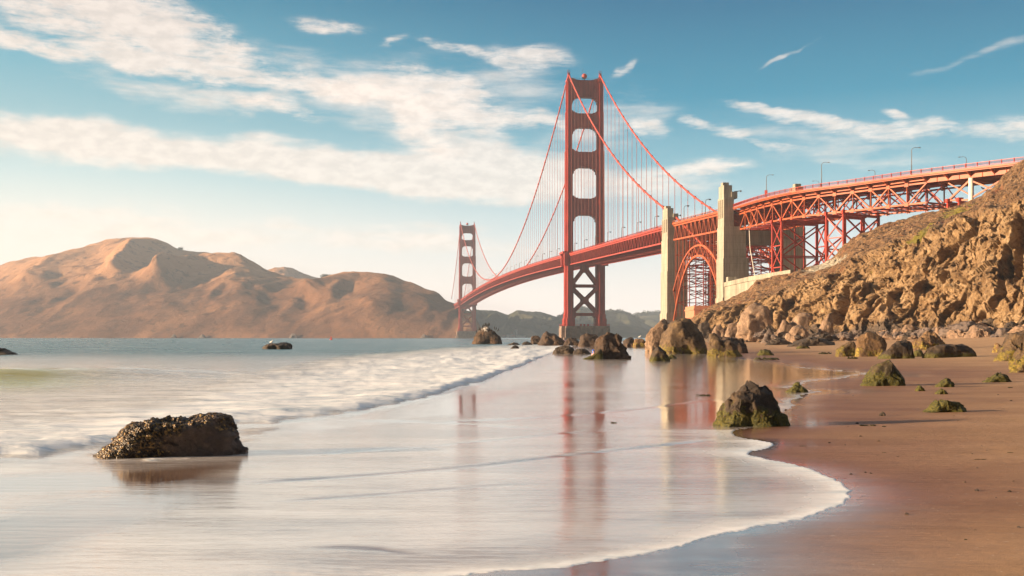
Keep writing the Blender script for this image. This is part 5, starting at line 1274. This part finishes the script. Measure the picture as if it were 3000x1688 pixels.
# boulders at the cliff foot
FB = 'boulders piled at the foot of the cliff'
def fD_at(px): return float(np.interp(px, [f[0] for f in FOOT], [f[2] for f in FOOT]))
cf = [(2165, 2278, 892, 974, 'rock_tan', 'biggest pale angular boulder at the left of the cliff foot', BLOCK, -6), (2379, 2447, 882, 935, 'rock_ochre', 'smooth orange-brown boulder perched above the rubble', BLOCK, 26), (2270, 2338, 930, 990, 'rock_tan', 'pale cracked boulder left of centre in the cluster', WEDGE, -14), (2320, 2396, 914, 986, 'rock_tan', 'large angular boulder under the perched orange one', BLOCK, -4),
      (2081, 2132, 950, 985, 'rock_tan', 'pale boulder at the far left end of the rubble', ROUND, -12), (2125, 2178, 942, 986, 'rock_tan', 'squat pale boulder left of the biggest angular one', BLOCK, -14), (2232, 2278, 951, 999, 'rock_grey', 'dark pointed boulder in front of the biggest pale one', LOWP, -30), (2302, 2372, 948, 994, 'rock_tan', 'tan boulder lowest in the left cluster', ROUND, -26), (2388, 2440, 905, 990, 'rock_tan', 'slanting slab of rock leaning on the cliff', [(-1, 0), (-.2, .5), (.5, .95), (1, 1), (1, .3)], -10),
      (2817, 2920, 948, 1004, 'rock_tan', 'big pinkish boulder in the rubble near the right edge', [(-1, 0), (-.85, .35), (-.4, .7), (0, .95), (.3, 1), (.7, .7), (1, .3)], -24), (2640, 2690, 950, 980, 'rock_tan', 'pale rounded boulder halfway along the rubble', ROUND, -12), (2610, 2657, 971, 995, 'rock_grey', 'purple-grey boulder on the sand before the rubble', ROUND, -20), (2474, 2512, 974, 994, 'rock_grey', 'grey-purple boulder left of the tall brown wedge', ROUND, -18),
      (2778, 2838, 951, 1001, 'rock_grey', 'leaning grey slab left of the big pinkish boulder', [(-1, 0), (-.3, .5), (.3, .95), (.6, 1), (1, .3)], -22), (2918, 2968, 955, 1000, 'rock_grey', 'dark grey boulder right of the big pinkish one', BLOCK, -24), (2425, 2452, 982, 996, 'rock_grey', 'round dark cobble left of the grey-purple boulder', ROUND, -16), (2048, 2084, 938, 978, 'rock_dark', 'shaded dark boulder at the tip of the hillside', BLOCK, -8)]
for (a, b_, t, bs, mt, lab, pf_, dd) in cf:
    rock(a, b_, t, bs, mt, lab, pf_, D=fD_at((a+b_)/2)+dd, n=5, rough=1.25, depth=.7)
# loose rubble: one set of stones, copied
rng = random.Random(11); protos = []
for i in range(9):
    Q, F = rock_shape(rng.choice([ROUND, WEDGE, BLOCK, LOWP]), 1, rng.uniform(.7, 1.1), rng.uniform(.7, 1.0), 200+i, 4, 1.5)
    o = mesh_np('rubble_stone', Q, F, M[['rock_grey', 'rock_tan', 'rock_grey', 'rock_tan', 'rock_dark', 'rock_tan', 'rock_grey', 'rock_grey', 'rock_tan'][i]], smooth=False); protos.append(o)
used = set(); labs = {'grey_cobble': 'grey loose stone in the rubble under the cliff', 'tan_boulder': 'tan loose stone in the rubble under the cliff', 'dark_sea_rock': 'dark loose stone in the rubble under the cliff'}
for i in range(290):
    px = rng.triangular(2200, 3060, 2760) if i % 3 else rng.uniform(2180, 3060); q_ = rng.random()**1.4
    lo = np.interp(px, [2100, 2400, 2600, 3000], [985, 994, 992, 999]); hi = np.interp(px, [2100, 2400, 2600, 3000], [962, 972, 955, 935])
    py = lo + (hi-lo)*q_; D = fD_at(px) - 26 + 44*q_; g = ray(px, D, py)
    s_ = rng.lognormvariate(-.1, .55)*(1.15 if px > 2600 else .9)*(1.0-.35*q_); s_ = min(s_, 3.0)
    p = protos[i % 9]; o = p if i < 9 else p.copy()
    if i >= 9: col.objects.link(o)
    o.location = g; o.scale = (s_*rng.uniform(.8, 1.3), s_*rng.uniform(.8, 1.2), s_*rng.uniform(.6, 1.0)); o.rotation_euler = (rng.uniform(-.3, .3), rng.uniform(-.3, .3), rng.uniform(0, 6.28))
    mt = o.data.materials[0].name; tag(o, labs[mt], 'stone', 'loose ' + mt.split('_')[0] + ' stones under the cliff')
for i in range(44):
    p = protos[rng.randrange(9)].copy(); col.objects.link(p); px = rng.uniform(2250, 2990); py = rng.uniform(1070, 1560)
    if px < 2300 + (py-1200)*.9: px = min(2985, px+480)
    g = ground_at(px, py); s_ = rng.uniform(.010, .032)*(1+g.y/40); p.scale = (s_, s_*rng.uniform(.6, 1), s_*.7); p.location = g; p.rotation_euler = (0, 0, rng.uniform(0, 6.28)); p.name = 'pebble'
    tag(p, 'tiny pebble lying on the bare damp sand', 'pebble', 'pebbles strewn on the open sand')
# driftwood log
m = MB(); a = ray(2845, fD_at(2845)+16, 930); b_ = ray(2869, fD_at(2869)+10, 943); m.tube([a, a.lerp(b_, .3)+Vector((0, 0, .2)), a.lerp(b_, .7)+Vector((0, 0, .05)), b_], [.55, .62, .58, .5], 12)
o = m.build('driftwood_log', M['wood'], None, True); tag(o, 'orange driftwood log in the rubble below the cliff', 'log')
# seaweed scraps on the sand
def weed(px, py, wpx, lab, hpx=3):
    g = ground_at(px, py); w = wpx/FPX*g.y; m = MB(); rr_ = random.Random(int(px))
    for k in range(14):
        x0 = rr_.uniform(-.5, .5)*w; a_ = rr_.uniform(-.5, .5); L = rr_.uniform(.15, .4)*w; hh = hpx/FPX*g.y
        pts = [(x0+L*math.cos(a_)*(t-.5), L*math.sin(a_)*(t-.5)*1.2 + rr_.uniform(-.1, .1)*w*.4, hh*(.15+.8*math.sin(t*3.14))*rr_.uniform(.3, 1)) for t in (0, .25, .5, .75, 1)]
        m.tube(pts, [hh*.1, hh*.28, hh*.33, hh*.25, hh*.08], 6)
    o = m.build('seaweed', M['weed'], None, True); o.location = g; tag(o, lab, 'seaweed', 'seaweed scraps on the sand')
for a in [(2247, 1055, 62, 'long green seaweed strip on the sand below the outcrop', 8), (2420, 1038, 40, 'flat dark seaweed patch left of the yellow boulders', 6), (2498, 1052, 26, 'small brown seaweed lump before the tall wedge', 6), (2545, 1249, 44, 'string of dark seaweed on the sand, nearest big strand', 4), (2590, 1251, 14, 'short dark scrap right of the nearest seaweed string', 3), (2352, 1308, 16, 'tiny dark scrap on the sand right of the foam tongue', 2), (2590, 1327, 16, 'tiny dark scrap in the middle of the bare sand', 2),
          (2830, 1583, 9, 'lone dark speck of weed on the bare sand at lower right', 3), (2960, 1327, 16, 'small dark scrap near the right edge of the sand', 2), (2060, 1160, 34, 'dark weed drifting in the pool beside the near boulder', 4), (1800, 1240, 18, 'dark weed scrap in the wet film left of the near boulder', 3), (2870, 1348, 30, 'thin ochre weed thread on the sand at right', 2), (2960, 1137, 12, 'small dark weed scrap below the pointed rock', 3), (2270, 1196, 60, 'weed hanging at the top of the near boulder', 0)]:
    if a[4] > 0: weed(*a[:3], a[3], a[4])
# ------------------------------------------------------------------ birds, gull, buoy
def bird_mesh(white=False):
    m = MB()
    m.tube([(0, .22, .02), (0, .12, .16), (0, 0, .32), (0, -.04, .50), (0, .0, .66), (0, -.03, .76), (0, -.10, .80), (0, -.2, .79), (0, -.28, .77)], [.02, .07, .13, .12, .055, .045, .055, .025, .008], 10)
    m.tube([(-.05, 0, .0), (-.05, 0, .2)], .02, 5); m.tube([(.05, 0, .0), (.05, 0, .2)], .02, 5)
    m.tube([(0, .1, .25), (0, .25, .08), (0, .36, -.08)], [.05, .06, .03], 6)
    return m.build('cormorant', M['black'], None, True)
b0 = bird_mesh(); g0 = ray(1426, 316, 1008)
bp = [(1404.5, 968.2), (1408, 967.8), (1413.5, 961.2), (1417, 957.5), (1421.8, 955.8), (1423.6, 957), (1426.4, 957.2), (1429.6, 955.0), (1433.8, 955.6), (1431.6, 957.2), (1448.2, 966), (1453.8, 967.5), (1395.5, 976.5), (1459.5, 971.5)]
bird_list = []
for i, (px, py) in enumerate(bp):
    o = b0 if i == 0 else b0.copy()
    if i: col.objects.link(o)
    o.location = ray(px, 313, py); o.scale = (1.15,)*3; o.rotation_euler = (0, 0, random.Random(i).uniform(0, 6)); bird_list.append((o, px))
    tag(o, 'black cormorant perched on the white-streaked sea stack', 'bird', 'cormorants on the sea stack')
def gull(px, py, D, lab):
    m = MB(); m.tube([(0, .3, .18), (0, .15, .2), (0, -.05, .24), (0, -.16, .36), (0, -.2, .46), (0, -.3, .44)], [.02, .08, .11, .06, .06, .01], 8); m.tube([(0, 0, 0), (0, 0, .2)], .02, 5)
    o = m.build('gull', M['whitef'], None, True); o.location = ray(px, D, py); o.scale = (1.2,)*3; o.rotation_euler = (0, 0, 1.2); tag(o, lab, 'bird'); return o
GL = [gull(795, 1004.5, 186, 'white gull on the lone flat rock at sea'), gull(1874, 990.5, 246, 'white gull on the yellowish lit boulder')]
by = empty('buoy', ray(970, 820, 996.3)); m = MB(); m.tube([(0, 0, -.4), (0, 0, .5)], 1.15, 14); m.build('float', M['buoy'], by)
m = MB(); m.taper((0, 0, .5), 1.5, 1.5, (0, 0, 2.1), .5, .5); m.tube([(0, 0, 2.0), (0, 0, 2.5)], .32, 8); m.build('tower', M['buoy'], by)
tag(by, 'small red channel buoy floating on the far water', 'buoy')
# ------------------------------------------------------------------ crouching person
def person():
    g = ray(1739, 105.5, z=.0); r = empty('person', g, R(25))
    tag(r, 'person crouching behind the mossy rock in blue top and white cap', 'person')
    def skin(name, pts, rad, edges, mat, sub=2):
        me = bpy.data.meshes.new(name); me.from_pydata(pts, edges, []); o = bpy.data.objects.new(name, me); col.objects.link(o); o.parent = r
        md = o.modifiers.new('skin', 'SKIN'); 
        for i, v in enumerate(me.skin_vertices[0].data if me.skin_vertices else []): pass
        if not me.skin_vertices:
            bm_ = bmesh.new(); bm_.from_mesh(me); bm_.verts.layers.skin.verify(); bm_.to_mesh(me); bm_.free()
        for v, ra in zip(me.skin_vertices[0].data, rad): v.radius = (ra, ra)
        me.skin_vertices[0].data[0].use_root = True
        s_ = o.modifiers.new('sub', 'SUBSURF'); s_.levels = s_.render_levels = sub; me.materials.append(mat); return o
    P = [(0, 0, .30), (0, -.08, .52), (0, -.20, .74), (0, -.27, .90), (0, -.31, .98), (0, -.35, 1.10), (0, -.35, 1.17),
         (.17, -.22, .80), (.26, -.40, .62), (.16, -.58, .52), (.13, -.66, .50), (-.17, -.22, .80), (-.27, -.42, .62), (-.30, -.60, .45), (-.31, -.68, .42),
         (.12, -.02, .27), (.20, -.42, .42), (.16, -.20, .06), (.16, -.38, .02), (-.12, -.02, .27), (-.22, -.40, .44), (-.16, -.18, .06), (-.17, -.38, .02)]
    ra = [.13, .13, .15, .06, .055, .09, .075, .06, .042, .03, .025, .06, .042, .03, .025, .085, .065, .045, .035, .085, .065, .045, .035]
    Eg = [(0, 1), (1, 2), (2, 3), (3, 4), (4, 5), (5, 6), (2, 7), (7, 8), (8, 9), (9, 10), (2, 11), (11, 12), (12, 13), (13, 14), (0, 15), (15, 16), (16, 17), (17, 18), (0, 19), (19, 20), (20, 21), (21, 22)]
    skin('body', P, ra, Eg, M['skin'])
    skin('shirt', [(0, .0, .34), (0, -.08, .53), (0, -.20, .75), (0, -.25, .84), (.18, -.23, .79), (.25, -.36, .67), (-.18, -.23, .79), (-.25, -.36, .67)], [.155, .155, .175, .09, .085, .06, .085, .06], [(0, 1), (1, 2), (2, 3), (2, 4), (4, 5), (2, 6), (6, 7)], M['bluecloth'])
    skin('trousers', [(0, 0, .28), (.12, -.03, .27), (.20, -.42, .42), (.17, -.22, .12), (-.12, -.03, .27), (-.22, -.40, .44), (-.17, -.2, .12)], [.15, .105, .085, .06, .105, .085, .06], [(0, 1), (1, 2), (2, 3), (0, 4), (4, 5), (5, 6)], M['pinkcloth'])
    m = MB(); m.ball((0, -.35, 1.20), .125, 14, 8, (1, 1.05, .62)); m.box(-.08, .08, -.56, -.40, 1.155, 1.175); m.build('cap', M['capwhite'], r, True)
    m = MB()
    for hx_, hy_, hz_ in ((.13, -.66, .50), (-.31, -.68, .42)):
        for f_ in range(4): m.tube([(hx_-.03+.02*f_, hy_, hz_), (hx_-.035+.023*f_, hy_-.05, hz_-.005), (hx_-.035+.023*f_, hy_-.085+.006*abs(f_-1.5), hz_-.03)], [.011, .010, .007], 6)
        m.tube([(hx_+.03, hy_+.02, hz_), (hx_+.06, hy_-.02, hz_-.01)], [.012, .008], 6)
    m.build('fingers', M['skin'], r, True)
person()
# ------------------------------------------------------------------ buildings on the far shore
def house(px, py_base, wpx, hpx, D, lab, mat='plaster', roof=True):
    g = ray(px, D, py_base); w = wpx/FPX*D; h = hpx/FPX*D; r = empty('building', g); m = MB(); m.box(-w/2, w/2, 0, w*.6, -20, h*.7 if roof else h); m.build('wall', M[mat], r)
    if roof:
        m = MB(); z0 = h*.7; m.v += [(-w/2-1, -1, z0), (w/2+1, -1, z0), (w/2+1, w*.6+1, z0), (-w/2-1, w*.6+1, z0), (-w/2+w*.15, w*.3, h), (w/2-w*.15, w*.3, h)]; m.f += [(0, 1, 5, 4), (1, 2, 5), (2, 3, 4, 5), (3, 0, 4), (0, 3, 2, 1)]; m.build('roof', M['roof'], r)
    tag(r, lab, 'building')
house(1525, 990, 28, 6.5, 3480, 'long low white building on the far shore', roof=False)
house(1488, 990.5, 8, 10, 3480, 'narrow pale block at the left of the far shore buildings', roof=False)
house(1504, 990.5, 10, 8, 3500, 'pale two-part house beside the long white building')
house(1500, 984, 6, 9, 3560, 'tall pale house on the far shore slope behind')
house(1476, 989, 8, 7, 3500, 'red-roofed house nearest the sea stack')
house(1512, 968, 6, 4, 3700, 'small white house highest on the far slope')
for (px, py, w, h, lab) in [(509, 985, 18, 20, 'white-stained rock at the headland foot, leftmost'), (592, 986, 26, 14, 'low white-stained rock at the headland foot, second from left'), (861, 986, 34, 22, 'white-stained rock spread at the headland foot, third'), (1243, 988, 30, 22, 'white-stained rock at the headland foot beside the far tower')]:
    rock(px-w/2, px+w/2, py-h*.45, py+3, 'rock_grey', lab, LOWP, D=float(np.interp(px, [0, 700, 1100, 1440], [2690, 2440, 2270, 2240])), n=4, name='shore_rock', cat='rock', depth=.5)

# ------------------------------------------------------------------ the air
HZM, N, b = new_mat('sea_haze'); N.n.remove(b)
pv = N.new('ShaderNodeVolumePrincipled'); pv.inputs['Color'].default_value = (.66, .80, 1.0, 1); pv.inputs['Density'].default_value = .000092; pv.inputs['Anisotropy'].default_value = .0
N.link(pv.outputs[0], N.n['Material Output'].inputs['Volume'])
m = MB(); m.box(-6500, 6500, -400, 5200, -9, 335); o = m.build('haze', HZM); tag(o, kind='stuff'); tag(o, 'thin warm sea haze filling the air over the strait', 'haze')
bpy.context.view_layer.update()
# let every perched bird stand on its rock: drop each to the surface below
dg = bpy.context.evaluated_depsgraph_get()
def drop(o, names, up=4.0):
    best = None
    for r_ in [q_ for q_ in bpy.data.objects if q_.type == 'MESH' and any(q_.name.startswith(n_) for n_ in names)]:
        iv = r_.matrix_world.inverted(); a = iv @ (o.location + Vector((0, 0, up))); d = (iv.to_3x3() @ Vector((0, 0, -1))).normalized()
        hit, loc, nn, ix = r_.ray_cast(a, d)
        if hit:
            w = r_.matrix_world @ loc
            if best is None or w.z > best: best = w.z
    if best is not None: o.location.z = best - .03
for o, px in bird_list: drop(o, ['sea_stack'])
for o in GL: drop(o, ['rock', 'boulder'])
